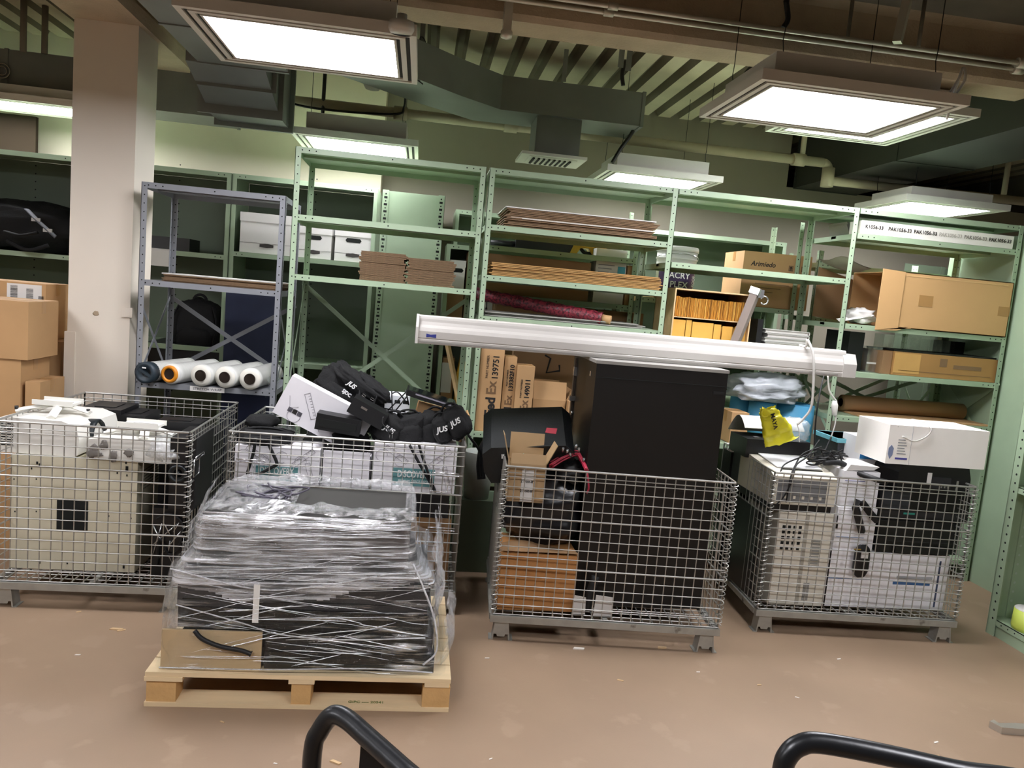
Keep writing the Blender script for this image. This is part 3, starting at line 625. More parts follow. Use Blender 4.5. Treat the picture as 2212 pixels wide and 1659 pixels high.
# shipping cartons standing on the low shelf
def ship(BLx, BRx, ytop, Y, depth, number, label, fs, off=0, both=True, z0=None):
    zb = L2d+.002; p, q = at(BLx[0], BLx[1], Y), at(BRx[0], BRx[1], Y); zt = at(*ytop, Y).z
    t = carton(label, p.x, q.x, Y, Y+depth, zb, zt, m=CARD, group='tall shipping cartons on the second bay'); W, D, H = (q.x-p.x)/2, depth/2, zt-zb
    text(number, fs*.62, INK, t, (W*.35, -D-.001, H*.78-off), UPWARD, bold=.0012); text('PART NUMBER', fs*.26, INK, t, (-W*.35, -D-.001, H*.78-off), UPWARD)
    text('Fed', fs, INK, t, (W*.15, -D-.001, H*.3-off), UPWARD, bold=.003); text('Ex', fs, mat('outlined print', '#6d5236', .8), t, (W*.15, -D-.001, H*.3+fs*1.42-off), UPWARD, bold=.002)
    return t
ship((1028, 900), (1078, 905), (1050, 752), YF+.03, .16, '139751', 'tall shipping carton marked 139751 standing against the green post', .085)
ship((1080, 905), (1106, 905), (1095, 770), YF+.06, .16, '139382F10', 'tall shipping carton marked 139382F10 between two others', .062, .03)
ship((1108, 905), (1146, 905), (1130, 790), YF+.03, .16, '149011', 'shorter shipping carton marked 149011 beside the small open cartons', .07, .05)
Y = YF+.1
x0, x1, z0, z1 = rect((1148, 890), (1224, 862), Y)
carton('small open brown carton with raised flaps beside the 149011 carton', x0, x1, Y, Y+.3, L2d+.002, at(1190, 864, Y).z, flaps=[('f', -.25, .12), ('b', -.1, .1), ('r', .5, .08), ('l', .2, .08)])
Y = YF+.04; x0, x1 = at(1226, 890, Y).x, at(1258, 890, Y).x
carton('narrow brown carton next to the black cabinet', x0, x1, Y, Y+.3, L2d+.002, at(1240, 868, Y).z)
Y = YF+.28; x0, x1 = at(1115, 800, Y).x, at(1262, 800, Y).x
t = carton('large dark brown carton with a hand drawn mark behind the small cartons', x0, x1, YF+.43, YB-.02, L2d+.002, at(1180, 752, Y).z, m=CARDD)
D = (YB-.02-YF-.43)/2; H = at(1180, 752, Y).z-L2d; m = MB(); m.tube([(-.02, -D-.003, H-.06), (.02, -D-.003, H-.08), (.0, -D-.003, H-.18), (.09, -D-.003, H-.16), (.085, -D-.003, H-.12)], .007, 6); m.build('drawn_mark', INK, t)
# ---- third bay: envelope crate, pail, cartons, binders
Y = YF+.05; x0, x1, z0, z1 = rect((1447, 735), (1628, 640), Y); z1 = at(1550, 633, Y).z; zs = 1.462
t = thing('envelope_crate', 'open pine crate packed with orange envelopes on the third bay', 'crate', ((x0+x1)/2, Y, zs)); W = (x1-x0)/2; H = z1-zs; D = .4
MB().box(-W, W, 0, D, 0, .008).build('bottom', PINE, t); MB().box(-W, -W+.009, 0, D, 0, H).build('side', PINE, t); MB().box(W-.009, W, 0, D, 0, H).build('side', PINE, t); MB().box(-W, W, 0, D, H, H+.009).build('lid', PINE, t); MB().box(-W, W, D-.008, D, 0, H).build('back', CARDD, t)
ENV = mat('manila envelope', '#c98a2c', .7, 0, .08, 20); ENVD = mat('dark envelope', '#a06a1e', .7, 0, .08, 20); ENVL = mat('light envelope', '#d9a54a', .7, 0, .06, 20)
hs = H*.52; MB().box(-W+.01, W-.01, .01, D-.01, hs, hs+.006).build('shelf', PINE, t)
r = random.Random(4)
for k in range(64):                            # upper row of envelopes on edge
    x = -W+.016+k*(2*W-.034)/64; h = (H-hs-.03)*(.9+.07*noise.noise((k*.21, 1, 0))-.02*(k/64)); s = r.uniform(-.003, .003)
    e = MB().box(x, x+.004, .03+r.uniform(0, .006), .3, hs+.007, hs+h).build('envelope', (ENV, ENVD, ENVL)[r.choice((0, 0, 0, 1, 1, 2))]); e.location = (t.location.x, t.location.y, t.location.z); tag(e, 'orange envelope standing on edge in the top of the pine crate', 'envelope', 'envelopes in the top of the crate')
for k, (xa, xb, h, ln) in enumerate(((-.98, -.62, .93, 0), (-.6, -.46, .95, 0), (-.44, .1, .9, 0), (.12, .3, .88, 0), (.34, .6, .84, 0), (.66, .95, .86, 1))):
    n = 5
    for j in range(n):
        xx0, xx1 = xa*W, xb*W
        e = MB().box(xx0+.002*j, xx1-.002*j, .025+j*.035, .028+j*.035, .01, hs*h*(1-.04*j)).build('envelope', ENVL); e.location = t.location; tag(e, 'pale orange envelope in the lower part of the pine crate', 'envelope', 'envelopes in the bottom of the crate')
BKT = mat('pail plastic', '#bdbdb6', .45, 0, .04); PUR = mat('purple label', '#3c2a55', .5)
Y = 5.72; a, b = at(1418, 560, Y).x, at(1505, 565, Y).x; R = (b-a)/2; zt = at(1460, 530, Y-R).z; zb = zt-.375
t = thing('paint_pail', 'white plastic paint pail with a purple label behind the second green post', 'pail', ((a+b)/2, Y, zb)); m = MB(); H = .375
m.lathe([(0, 0), (R*.86, 0), (R*.89, .02), (R*.93, H*.6), (R*.97, H*.6), (R*.97, H*.63), (R*.94, H*.64), (R*.945, H*.74), (R*.985, H*.745), (R*.985, H*.775), (R*.95, H*.78), (R*.955, H*.9)], n=36); m.build('body', BKT, t)
m = MB(); m.lathe([(R*.96, H*.9), (R, H*.9), (R, H*.96), (R*.97, H), (R*.9, H*.985), (0, H*.985)], n=36); m.build('lid', BKT, t)
m = MB(); L = R*.93
m.grid(lambda q, s: Vector((L*(1.0-.035*(1-s))*math.sin(-1.3+2.3*q), -L*(1.0-.035*(1-s))*math.cos(-1.3+2.3*q), H*(.08+.46*s))), 24, 2); m.build('label', PUR, t)
text('ACRY', .062, INKW, t, (-.015, -R*.96, H*.42), bold=.001); text('PLEX', .062, INKW, t, (-.015, -R*.96, H*.24), bold=.001); text('ROOF', .03, INKW, t, (.1, -R*.84, H*.33), UPWARD)
m = MB(); m.tube(arc((0, 0, H*.76), R*1.02, PI*.02, -PI*.98, 20, Vector((1, 0, 0)), Vector((0, .98, -.22))), .003, 5); m.build('handle', CHR, t)
solo(MB().box((a+b)/2-.2, (a+b)/2+.2, 5.55, 5.93, RC, zb-.001), 'cardboard_box', CARDD, 'brown carton under the paint pail on the rear shelf', 'box', ((a+b)/2, 5.74, RC), bevel=.004)
Y = RY0+.03; x0, x1, z0, z1 = rect((1600, 655), (1745, 555), Y); x0 = at(1602, 600, Y).x; x1 = at(1750, 600, Y).x; zt = at(1680, 548, Y).z
t = carton('big brown carton with printed handling symbols standing on the rear shelf', x0, x1, Y, Y+.36, RC+.002, zt, m=CARD); W, D, H = (x1-x0)/2, .18, zt-RC
text('Arimiedo', .05, INK, t, (-W*.42, -D-.001, H-.09), bold=.001, shear=.2)
for k, s in enumerate('UTY'): decal(t, W*.4+k*.05-.018, W*.4+k*.05+.018, H-.12, H-.08, -D-.0002, mat('print patch', '#7d6244', .8), 'handling_mark')
m = MB(); 
for k in range(3): x = W*.4+k*.05; m.box(x-.016, x+.016, -D-.002, -D-.001, H-.12, H-.117).box(x-.003, x+.003, -D-.002, -D-.001, H-.115, H-.088).prism([(x-.012, H-.1), (x+.012, H-.1), (x, H-.086)], -D-.002, -D-.001)
m.build('handling_symbol', INK, t)
for k in range(4): decal(t, -W*.6, W*.4-.06*k, H*.42-.03*k, H*.42-.03*k+.006, -D-.0002, mat('print patch', '#7d6244', .8), 'print_line')
# grey tube with a chrome clasp leaning in the crate
a, b = at(1590, 735, YF+.02), at(1632, 632, YF-.01); t = thing('tube_handle', 'square taupe tube with a chrome clasp leaning in front of the envelope crate', 'tube', a)
TAU = mat('taupe tube', '#8d8078', .45, .2, .03)
m = MB(); m.tube([a+(a-b)*.25, b], .036, 4); m.build('tube_body', TAU, t, world=True); d = (b-a).normalized()
m = MB(); m.tube([b-d*.012, b+d*.03], .046, 4); m.tube(arc(b+Vector((.06, -.01, -.045)), .026, PI*.9, -PI*.8, 10), .005, 6); m.box(b.x+.0, b.x+.05, b.y-.02, b.y+.02, b.z-.03, b.z+.02); m.build('clasp', CHR, t, world=True)
# binders and flat stack
Y = YF+.08; x0, x1, z0, z1 = rect((1648, 745), (1752, 705), Y)
for k in range(4):
    h = .028; x = x0+random.uniform(0, .03); zz = 1.462+.06+k*h; c = (PAPER, BKT, PAPER, WHT)[k]
    t = thing('binder', ('white binder lying at the bottom of the stack beside the crate', 'grey binder second from the bottom beside the crate', 'white binder third in the stack beside the crate', 'white binder on top of the stack beside the crate')[k], 'binder', ((x+x1)/2, Y+.14, zz), 0, 'binders beside the envelope crate'); W = (x1-x)/2
    MB().box(-W, W, -.14, .14, 0, .003).box(-W, W, -.14, .14, h-.006, h-.003).box(W-.003, W, -.14, .14, 0, h-.003).build('cover', c, t); MB().box(-W+.01, W-.01, -.13, .13, .004, h-.007).build('pages', PAPER, t)
carton('shallow box under the binder stack', x0, x1, Y, Y+.3, 1.462, 1.52, m=mat('slate board', '#5a6270', .6), tape=False)
x0, x1, z0, z1 = rect((1632, 740), (1650, 690), Y); solo(MB().box(x0, x1, Y, Y+.2, 1.462, z1), 'box_file', BLK, 'narrow black box file between the crate and the binders', 'file', (x0, Y, 1.462), bevel=.004)
# blue foam rolls, plastic bag and carton on the low shelf
BLUE = mat('blue foam', '#4f9dc4', .6, 0, .06, 6, .1, 30)
zs = .862
for u0, u1, vt, y, lab in ((1617, 1672, 868, 4.98, 'blue foam roll standing in the middle on the low shelf of the third bay'), (1672, 1752, 872, 5.0, 'wider blue foam roll standing nearest the last bay'), (1575, 1622, 852, 5.2, 'blue foam roll standing furthest back beside the black cabinet')):
    xa, xb = at(u0, 900, y).x, at(u1, 900, y).x; R = (xb-xa)/2; zt = at((u0+u1)/2, vt, y).z
    t = thing('foam_roll', lab, 'roll', ((xa+xb)/2, y, zs), 0, 'blue foam rolls'); m = MB(); m.lathe([(R*.25, 0), (R, 0), (R*1.01, (zt-zs)*.5), (R, zt-zs), (R*.3, zt-zs+.004), (R*.25, zt-zs-.05)], n=28); m.build('roll_body', BLUE, t)
    m = MB(); m.tube([(R*(.3+.68*k/60)*math.cos(k*.42), R*(.3+.68*k/60)*math.sin(k*.42), zt-zs+.003) for k in range(60)], .003, 4); m.build('spiral_edge', BLUE, t)
p = at(1652, 852, 5.0); m = MB(); m.blob((0, 0, .085), (.25, .2, .095), 2.6, .28, 5, 11, 34, floor=0); m.b.transform(Matrix.Translation((p.x, 5.02, at(1650, 869, 4.95).z+.01)))
solo(m, 'plastic_bag', mat('silver grey film', '#b9bdc2', .3, 0, .1, 7, .9, 13), 'crumpled silver grey plastic bag on top of the blue foam rolls', 'bag', (p.x, 5.02, at(1650, 869, 4.95).z+.01))
Y = YF+.02; x0, x1, z0, z1 = rect((1577, 930), (1619, 893), Y); carton('small brown carton in front of the blue foam roll by the black cabinet', x0, x1, Y, Y+.2, zs+.001, z1)
# ---- last bay
L = L5; Y = YF+.01
x0, x1 = at(1860, 495, Y).x, at(2188, 530, Y).x; z1 = at(2000, 491, Y).z
t = thing('long_carton', 'long white carton printed PAK1056-33 on the top shelf of the last bay', 'box', ((x0+x1)/2, Y+.07, L[0]+.002)); W = (x1-x0)/2; H = z1-L[0]; MB().box(-W, W, -.07, .07, 0, H).build('body', mat('white carton', '#dedad2', .6, 0, .03), t, bevel=.008); MB().box(-W+.04, W, -.069, .069, H, H+.002).build('cover_film', film('thin cover', .3, .7, (1, 3, 3), 4), t)
for k in range(6): text(('K1056-33' if k == 0 else 'PAK1056-33'), .032, (INK, INK, INK, mat('faded print', '#a9a59c', .7), mat('half print', '#7d7a73', .7), INK)[k], t, (-W+.09+k*(2*W-.16)/5.15, -.0715, H*.55), bold=.0006)
p = at(1815, 500, YF+.2); m = MB()
for k in range(2): m.prism([(-.11, 0), (.11, 0), (.14, .07), (.125, .07), (.1, .012), (-.1, .012), (-.125, .07), (-.14, .07)], -.12+.0*k, .12, 'y', 0, Matrix.Translation((0, 0, .018*k)))
solo(m, 'plastic_tray', mat('grey tray', '#77776f', .4), 'grey plastic trays nested at the left end of the last bay top shelf', 'tray', (0, 0, 0)).location = (2.93, YF+.3, L[0]+.002)
# big open carton on its side: mouth to the left, torn front flap hanging over the shelf lip
Y = YF-.005; x0, x1 = at(1897, 650, Y).x, at(2180, 680, Y).x; zb, zt = L[1]+.002, at(2000, 592, Y).z; D = .5; W = x1-x0; H = zt-zb
t = thing('open_carton', 'big tan carton lying open on its side with a torn flap hanging over the shelf', 'box', (x0, Y, zb)); CT = mat('tan carton', '#c29a68', .75, 0, .05, 2.5, .06, 20); th = .005
MB().box(.14, W, 0, th, 0, H).build('front_wall', CT, t); MB().box(.1, W, D, D+th, 0, H).build('back_wall', CT, t); MB().box(.1, W, 0, D, H-th, H).build('top_wall', CT, t); MB().box(.1, W, 0, D, 0, th).build('bottom_wall', CT, t); MB().box(W-th, W, 0, D, 0, H).build('end_wall', CT, t)
m = MB(); hang = at(1900, 713, Y).z-zb; q = at(2000, 700, Y).z-zb
m.prism([(0, hang), (.15, hang+.006), (.235, hang+.036), (.255, .0), (.16, .0), (.16, H), (0, H+.008)], -.009, -.005); m.build('torn_flap', CT, t)
m = MB(); m.grid(lambda a, b: Vector((-.0-.23*a+.03*b, .05+.42*b, H+.06*a*a+.01*math.sin(b*7))), 8, 6); m.grid(lambda a, b: Vector((-.0-.23*a+.03*b, .05+.42*b, H+.004+.06*a*a+.01*math.sin(b*7))), 8, 6); m.build('top_flap', mat('grey brown flap', '#8d8276', .8), t)
m = MB(); m.grid(lambda a, b: Vector((.1-.27*a+.05*(1-a)*b, D+.01, H*(.03+.8*b)+(.02+.06*b)*a)), 8, 8); m.build('back_flap', CARDD, t)
decal(t, .285, .385, H*.42, H*.62, 0, TAPE, 'tape_patch'); decal(t, W-.085, W-.0, H*.38, H*.55, 0, TAPE, 'tape_patch'); decal(t, .16, W-.04, H*.93, H*.945, 0, mat('fold line', '#d0ab78', .7), 'fold_line')
m = MB(); m.blob((0, 0, .05), (.1, .1, .055), 2, .4, 5, 21, 16, floor=0); m.grid(lambda a, b: Vector((-.16+.2*a, -.1+.12*b, .01+.05*a+.01*math.sin(8*b))), 6, 6); m.b.transform(Matrix.Translation((x0+.02, Y+.22, zb+.005)))
solo(m, 'crumpled_paper', PAPER, 'crumpled white paper spilling from the mouth of the big tan carton', 'paper', (x0+.02, Y+.22, zb+.005))
Y = YF+.02; x0, x1 = at(1930, 790, Y).x, at(2150, 815, Y).x; z1 = at(2040, 768, Y).z
t = carton('flat brown parcel with taped corner on the shelf below the big carton', x0, x1, Y, Y+.34, L[2]+.002, z1, m=mat('brown parcel', '#a07844', .7, 0, .06)); W, D, H = (x1-x0)/2, .17, z1-L[2]-.002
decal(t, -W, -W*.5, H*.1, H*.95, -D, mat('shiny tape', '#c49a5c', .25), 'tape_patch'); decal(t, -W*.12, W*.02, H*.5, H*.85, -D, mat('print patch', '#7d6244', .8)); decal(t, W*.15, W*.7, H*.45, H*.62, -D, mat('print patch', '#7d6244', .8), 'print_line'); decal(t, -W*.9, W*.9, H*.2, H*.22, -D, mat('print patch', '#7d6244', .8), 'print_line'); MB().box(-W, W, -D*.9, D, H+.001, H+.012).build('black_cover', BLK, t)
p = at(1915, 800, YF+.05); solo(MB().box(p.x-.045, p.x+.02, YF+.04, YF+.3, L[2]+.002, at(1915, 758, YF+.05).z), 'cardboard_box', CARDD, 'short dark brown carton end beside the brown parcel', 'box', (p.x, YF+.1, L[2]+.002), bevel=.004)
CLR = film('clear plastic', .1, .5, (5, 5, 2), 3, '#cfd6d2', .3, .1, .3)
for k, (u0, u1, v0, lab) in enumerate(((1874, 1905, 750, 'tall clear plastic sleeve beside the black box on the last bay'), (1905, 1985, 725, 'clear plastic case behind the brown parcel'), (1985, 2050, 735, 'wide clear plastic case behind the brown parcel, nearer the end post'))):
    Y = YF+(.1 if k == 0 else .4); x0, x1 = at(u0, 780, Y).x, at(u1, 780, Y).x; zt = at((u0+u1)/2, v0, Y).z
    t = thing('plastic_case', lab, 'case', ((x0+x1)/2, Y+.07, L[2]+.002), 0, 'clear plastic cases'); W = (x1-x0)/2; H = zt-L[2]; MB().box(-W, W, -.06, .06, 0, H).build('case_body', CLR, t, bevel=.004); MB().box(-W, W, -.062, -.06, H*.5 if k else H*.32, (H*.5 if k else H*.32)+.012).build('case_label', PAPER, t)
Y = YF+.1; x0, x1, z0, z1 = rect((1826, 795), (1872, 700), Y); solo(MB().box(x0, x1, Y, Y+.3, L[2]+.002, L[1]-.05), 'storage_box', BLK, 'tall black box at the left of the shelf below the big carton', 'box', (x0, Y, L[2]+.002), bevel=.006)
for k, (u0, u1) in enumerate(((2035, 2055), (2062, 2085))):
    Y = YF+.42; x0, x1 = at(u0, 750, Y).x, at(u1, 750, Y).x; solo(MB().box(x0, x1, Y, Y+.1, L[2]+.002, L[1]-.06), 'binder', BLK, ('black binder standing behind the brown parcel', 'black binder standing behind the brown parcel, nearer the end post')[k], 'binder', (x0, Y, L[2]+.002), 'black binders on the last bay', bevel=.003)
# kraft paper roll and card on the low shelf
KR = mat('kraft paper', '#8d6a45', .7, 0, .05, 12, stretch=(.3, 4, 4))
Y = YF+.25; a, b = at(1815, 888, Y), at(2075, 902, Y); R = .055
t = thing('kraft_paper_roll', 'long kraft paper roll on the low shelf of the last bay', 'roll', ((a.x+b.x)/2, Y, L[3]+.012)); h = (b.x-a.x)/2
m = MB(); m.lathe([(.03, -h), (R, -h), (R, h), (.03, h)], (0, 0, R), 24, 0, Matrix.Rotation(PI/2, 4, 'Y')); m.build('roll_body', KR, t); MB().lathe([(.03, -h-.005), (.03, h+.005), (.024, h+.005), (.024, -h-.005), (.03, -h-.005)], (0, 0, R), 18, 0, Matrix.Rotation(PI/2, 4, 'Y')).build('core', CARDD, t)
solo(MB().box(a.x+.02, b.x+.05, YF+.01, YF+.45, L[3]+.001, L[3]+.011), 'cardboard_sheet', CARD, 'flat cardboard sheet under the kraft paper roll', 'cardboard', (a.x, YF, L[3]))
# ---- rear shelves
p, q = at(1060, 520, RY0+.2), at(1345, 538, RY0+.2); YEL = mat('tool yellow', '#b98f1c', .5)
t = thing('hedge_trimmer', 'black and yellow hedge trimmer lying on the rear shelf', 'tool', (p.x, RY0+.2, RA+.002)); Ln = q.x-p.x
m = MB(); m.tube([(0, 0, .03), (.2, 0, .035)], .02, 8); m.tube([(.05, .03, .02), (.22, .05, .02)], .015, 6); m.box(.18, .62, -.04, .04, 0, .075); m.build('blade_cover', BLK, t, bevel=.01); m = MB(); m.prism([(.58, .0), (.62, .1), (.82, .11), (.86, .05), (.82, .0), (.76, .0), (.72, .05), (.66, .05), (.63, 0)], -.05, .05); m.build('motor_body', YEL, t, bevel=.01); m = MB(); m.prism([(.8, .02), (.82, .1), (.95, .09), (.97, .05), (.93, .02)], -.04, .04); m.tube(spline([(.66, 0, .06), (.7, -.01, .02), (.78, -.01, .0+.02), (.88, -.01, .03)]), .014, 8); m.build('handle', BLK, t, bevel=.008)
p = at(1290, 560, RY0+.06); cbox('white carton under the hedge trimmer handle on the rear shelf', (1288, 552), (1356, 542), RY0+.03, .2, z0=RA+.002, m=PAPER, tape=False)
Y = RY0+.04; x0, x1 = at(1287, 580, Y).x, at(1352, 585, Y).x; zt = at(1320, 566, Y).z
t = carton('white carton with a teal label on the rear shelf of the second bay', x0, x1, Y, Y+.22, RB+.002, zt, m=PAPER, tape=False); W, D, H = (x1-x0)/2, .11, zt-RB; decal(t, W*.45, W*.95, H*.5, H*.9, -D, mat('teal label', '#3f96a3', .5)); 
for k in range(4): decal(t, -W*.85, -W*.85+.12-.02*k, H*.9-.025*k, H*.9-.025*k+.006, -D, mat('grey print', '#84868a', .7), 'print_line')
text('eleven', .022, INKW, t, (W*.7, -D-.0015, H*.7))
x0, x1 = at(1355, 590, Y).x, at(1375, 590, Y).x; carton('small brown carton beside the teal labelled white one', x0, x1, Y, Y+.2, RB+.002, at(1365, 574, Y).z)
x0, x1 = at(1050, 575, Y).x, at(1275, 590, Y).x; carton('long dark brown carton at the left of the rear shelf', x0, x1, Y, Y+.25, RB+.002, at(1150, 556, Y).z, m=CARDD, tape=False)
x0, x1 = at(1075, 640, Y).x, at(1288, 650, Y).x; carton('wide dark brown carton below the rear shelf of the second bay', x0, x1, Y+.02, Y+.35, 1.052, RB-.045, m=CARDD)
x0, x1 = at(1296, 640, Y).x, at(1395, 650, Y).x; carton('dark brown carton with a pale flap below the rear shelf, nearer the third bay', x0, x1, Y+.02, Y+.35, 1.052, RB-.05, m=CARDD)
def file_box(label, x0, x1, y, d, z0, z1, hand=True, group='white file boxes', mark=True):
    t = thing('file_box', label, 'box', ((x0+x1)/2, y+d/2, z0), 0, group); W, D, H = (x1-x0)/2, d/2, z1-z0; FB = mat('file box board', '#d6d3cf', .7, 0, .03)
    MB().box(-W+.004, W-.004, -D+.004, D-.004, 0, H*.95).build('body', FB, t, bevel=.003); l = MB().box(-W, W, -D, D, H*.78, H).build('lid', FB, t, bevel=.003)
    if hand:
        m = MB(); m.prism([(a*.06, H*.66+b*.016) for a, b in ((-.8, -1), (.8, -1), (1, 0), (.8, 1), (-.8, 1), (-1, 0))], -D-.001+.004, -D+.005); m.build('hand_hole', HOLE, t)
    if mark:
        m = MB(); m.prism([(a*.05, H*.2+b*.016) for a, b in ((-1, -.6), (0, -1), (1, -.6), (1, .6), (0, 1), (-1, .6))], -D+.002, -D+.005); m.box(-W+.005, W-.005, -D+.003, -D+.005, H*.25, H*.256); m.build('printed_mark', mat('charcoal print', '#3a3634', .7), t)
    return t
for u0, u1, vt, lab, hd in ((516, 634, 462, 'white file box with a loose lid, nearest the grey unit', False), (637, 716, 490, 'white file box with a black hand hole, middle of three', True), (722, 803, 496, 'white file box with a black hand hole, nearest the pale end panel', True)):
    y = KY+.02; file_box(lab, at(u0, 530, y).x, at(u1, 540, y).x, y, .38, KA+.002, at((u0+u1)/2, vt, y).z, hd)
for u0, u1, vt, lab in ((1012, 1050, 648, 'white file box low behind the second bay'), (1052, 1070, 652, 'narrow white file box low behind the second bay')):
    y = 6.02; file_box(lab, at(u0, 665, y).x, at(u1, 665, y).x, y, .3, 1.402, at((u0+u1)/2, vt, y).z, True, 'low file boxes behind the second bay', False)
x0, x1, z0, z1 = rect((968, 610), (990, 562), 6.0); carton('brown carton under the white file box at the edge of the pale end panel', .18, .33, 6.03, 6.33, 1.402, z0-.052, m=CARDD); file_box('white file box seen at the edge of the pale end panel', .18, .33, 6.02, .3, z0-.05, z1, True, 'low file boxes behind the second bay', False)
x0, x1, z0, z1 = rect((1002, 610), (1024, 545), 6.0); t = carton('tall brown carton with a white label behind the first bay post', .34, .46, 6.03, 6.35, 1.402, z1, m=CARDD); decal(t, -.05, .02, .2+z1-1.402-.27, z1-1.402-.01, -.16, PAPER)
# items seen low through the first bay's right side
x0, x1, z0, z1 = rect((952, 850), (975, 775), 5.95); t = carton('upright brown carton with a white label low behind the first bay', x0, x1+.03, 6.0, 6.25, .602, z1, m=CARDD); decal(t, -.05, .03, .3, z1-.64, -.125, BKT)
p, q = at(967, 745, 5.6), at(990, 860, 5.55); solo(MB().tube([p, q+(q-p)*.8], .02, 4), 'wood_stick', PINE, 'pale timber stick leaning behind the first bay', 'stick', (q+(q-p)*.8))
x0, x1, z0, z1 = rect((985, 830), (1008, 765), 5.9); solo(MB().prism([(x0, .602), (x1+.03, .602), (x1, z1-.08), (x1-.02, z1), (x0+.03, z1), (x0, z1-.2)], 5.92, 6.1), 'spray_can_case', YEL, 'yellow plastic container low behind the first bay post', 'container', (x0, 6.0, .602), bevel=.01)
# ---- on the back wall shelving
def duffel(label, c, r, seed, name='duffel_bag'):
    t = thing(name, label, 'bag', c); m = MB(); m.blob((0, 0, r[2]*.95), r, 2.5, .16, 5, seed, 34, floor=0); m.build('bag_body', FAB, t)
    return t
p = at(60, 500, KY+.15); t = duffel('big black duffel bag with grey straps on the closed shelf left of the column', (-2.96, KY+.25, KL+.002), (.46, .22, .19), 3)
st = mat('grey webbing', '#55565a', .7); pts = [at(58, 452, KY-.06), at(80, 475, KY-.08), at(105, 498, KY-.08), at(120, 512, KY-.06)]
m = MB(); m.tube(spline(pts), .028, 6, flat=.2); m.build('strap', st, t, world=True)
for q in (pts[1], pts[2]):
    MB().box(q.x-.03, q.x+.03, q.y-.018, q.y-.006, q.z-.012, q.z+.012).build('buckle', CHR, t, world=True)
m = MB(); m.tube(spline([at(10, 500, KY-.08), at(45, 508, KY-.1), at(82, 502, KY-.09)]), .02, 6, flat=.5); m.tube(spline([at(15, 520, KY-.08), at(60, 540, KY-.09), at(105, 530, KY-.05)]), .015, 6); m.build('piping', WEB, t, world=True)
p = at(360, 525, KY+.06); solo(MB().box(p.x-.13, p.x+.17, KY+.03, KY+.3, KZ+.002, at(370, 512, KY).z), 'audio_receiver', BLK, 'low black electronic unit on the closed shelf right of the column', 'device', (p.x, KY, KZ), bevel=.005)
a, b = at(326, 538, KY-.01).x, at(367, 545, KY-.01).x; z1, z0 = KZ+.006, at(350, 575, KY-.01).z
m = MB(); m.box(a, b, KY-.016, KY-.013, z0, z1).box(a, b, KY-.016, KY+.2, z1-.002, z1); solo(m, 'paper_sheet', PAPER, 'white paper sheet hanging over the shelf edge beside the column', 'paper', (a, KY, z1))
def rucksack(label, c, s, seed=2, rz=0):
    t = thing('backpack', label, 'backpack', c, rz); m = MB(); m.blob((0, 0, .26*s), (.2*s, .13*s, .27*s), 3, .1, 5, seed, 28, floor=0); m.build('pack_body', FAB, t)
    m = MB(); m.blob((0, -.12*s, .17*s), (.14*s, .06*s, .14*s), 3, .1, 5, seed+1, 18); m.build('front_pocket', FAB, t)
    m = MB(); m.tube(arc((0, 0, .52*s), .05*s, 0, PI, 8), .012*s, 6); m.build('top_loop', WEB, t)
    for k in (-1, 1): m = MB(); m.tube(spline([(k*.13*s, -.11*s, .48*s), (k*.17*s, -.15*s, .34*s), (k*.15*s, -.15*s, .12*s), (k*.18*s, -.06*s, .03*s)]), .018*s, 6, flat=.4); m.build('strap', WEB, t)
    return t
zz = k2 and 1.12; p = at(425, 780, KY+.15); rucksack('black backpack standing on the closed shelf behind the film rolls', (-1.68, KY+.25, at(425, 792, KY+.1).z), .95)
solo(MB().box(-2.0, -1.45, KY+.03, KB-.02, 1.122, at(425, 792, KY+.1).z-.001), 'storage_box', BLK, 'dark low box under the black backpack behind the film rolls', 'box', (p.x, KY+.2, 1.122))
NAVY = mat('navy panel', '#1c2440', .6, 0, .08)
a, b = at(488, 700, KY-.06).x, at(606, 700, KY-.06).x; solo(MB().box(a, b, KY-.1, KY-.06, .0, at(545, 636, KY-.08).z), 'display_board', NAVY, 'tall navy blue board standing behind the grey shelving', 'board', ((a+b)/2, KY-.08, 0), bevel=.004)
a, b = at(-30, 300, 6.44).x, at(77, 300, 6.44).x; solo(MB().box(a, b, 6.44, 6.48, KT+.001, at(40, 248, 6.44).z), 'board', mat('dark brown board', '#2a231c', 1., 0, .05, spec=.02), 'dark brown board standing on top of the closed shelving at the far left', 'board', (a, 6.46, KT))
# ---- cartons stacked to the left of the column
def stackbox(label, BL, TR, Y, D, z0, rz=0, **k):
    x0, x1, a, b = rect(BL, TR, Y); return carton(label, x0, x1, Y, Y+D, z0, b, rz, group='cartons stacked left of the column', **k), x1-x0, b-z0
Y = 4.99; zf = [0, .4, .8]
xr = at(60, 760, Y-.1).x
def lcart(label, xa, xb, Y, D, z0, z1, **k): return carton(label, xa, xb, Y, Y+D, z0, z1, group='cartons stacked left of the column', **k)
Yb = 5.02; xb = at(98, 680, Yb).x; zb2, zt2 = at(98, 736, Yb).z, at(60, 611, Yb).z
t = lcart('carton with a white shipping label, topmost of the back stack by the column', xb-.62, xb, Yb, .32, zb2, zt2)
lw = at(90, 640, Yb).x-at(15, 630, Yb).x; lx1 = at(90, 640, Yb).x-(xb-.31); lz1 = at(50, 610, Yb).z-zb2-.01
lx0 = lx1-lw; lz0 = lz1-.125; D = .16; decal(t, lx0, lx1, lz0, lz1, -D, PAPER)
barcode(t, lx0+.02, lx0+.06, lz0+.04, lz1-.01, -D, 3, True); barcode(t, lx0+.11, lx0+.15, lz0+.02, lz1-.02, -D, 4, True); barcode(t, lx0+.18, lx0+.21, lz0+.02, lz0+.06, -D, 5)
lcart('plain carton second from the top in the back stack by the column', xb-.28, xb+.08, Yb+.03, .32, at(120, 862, Yb).z, zb2-.003)
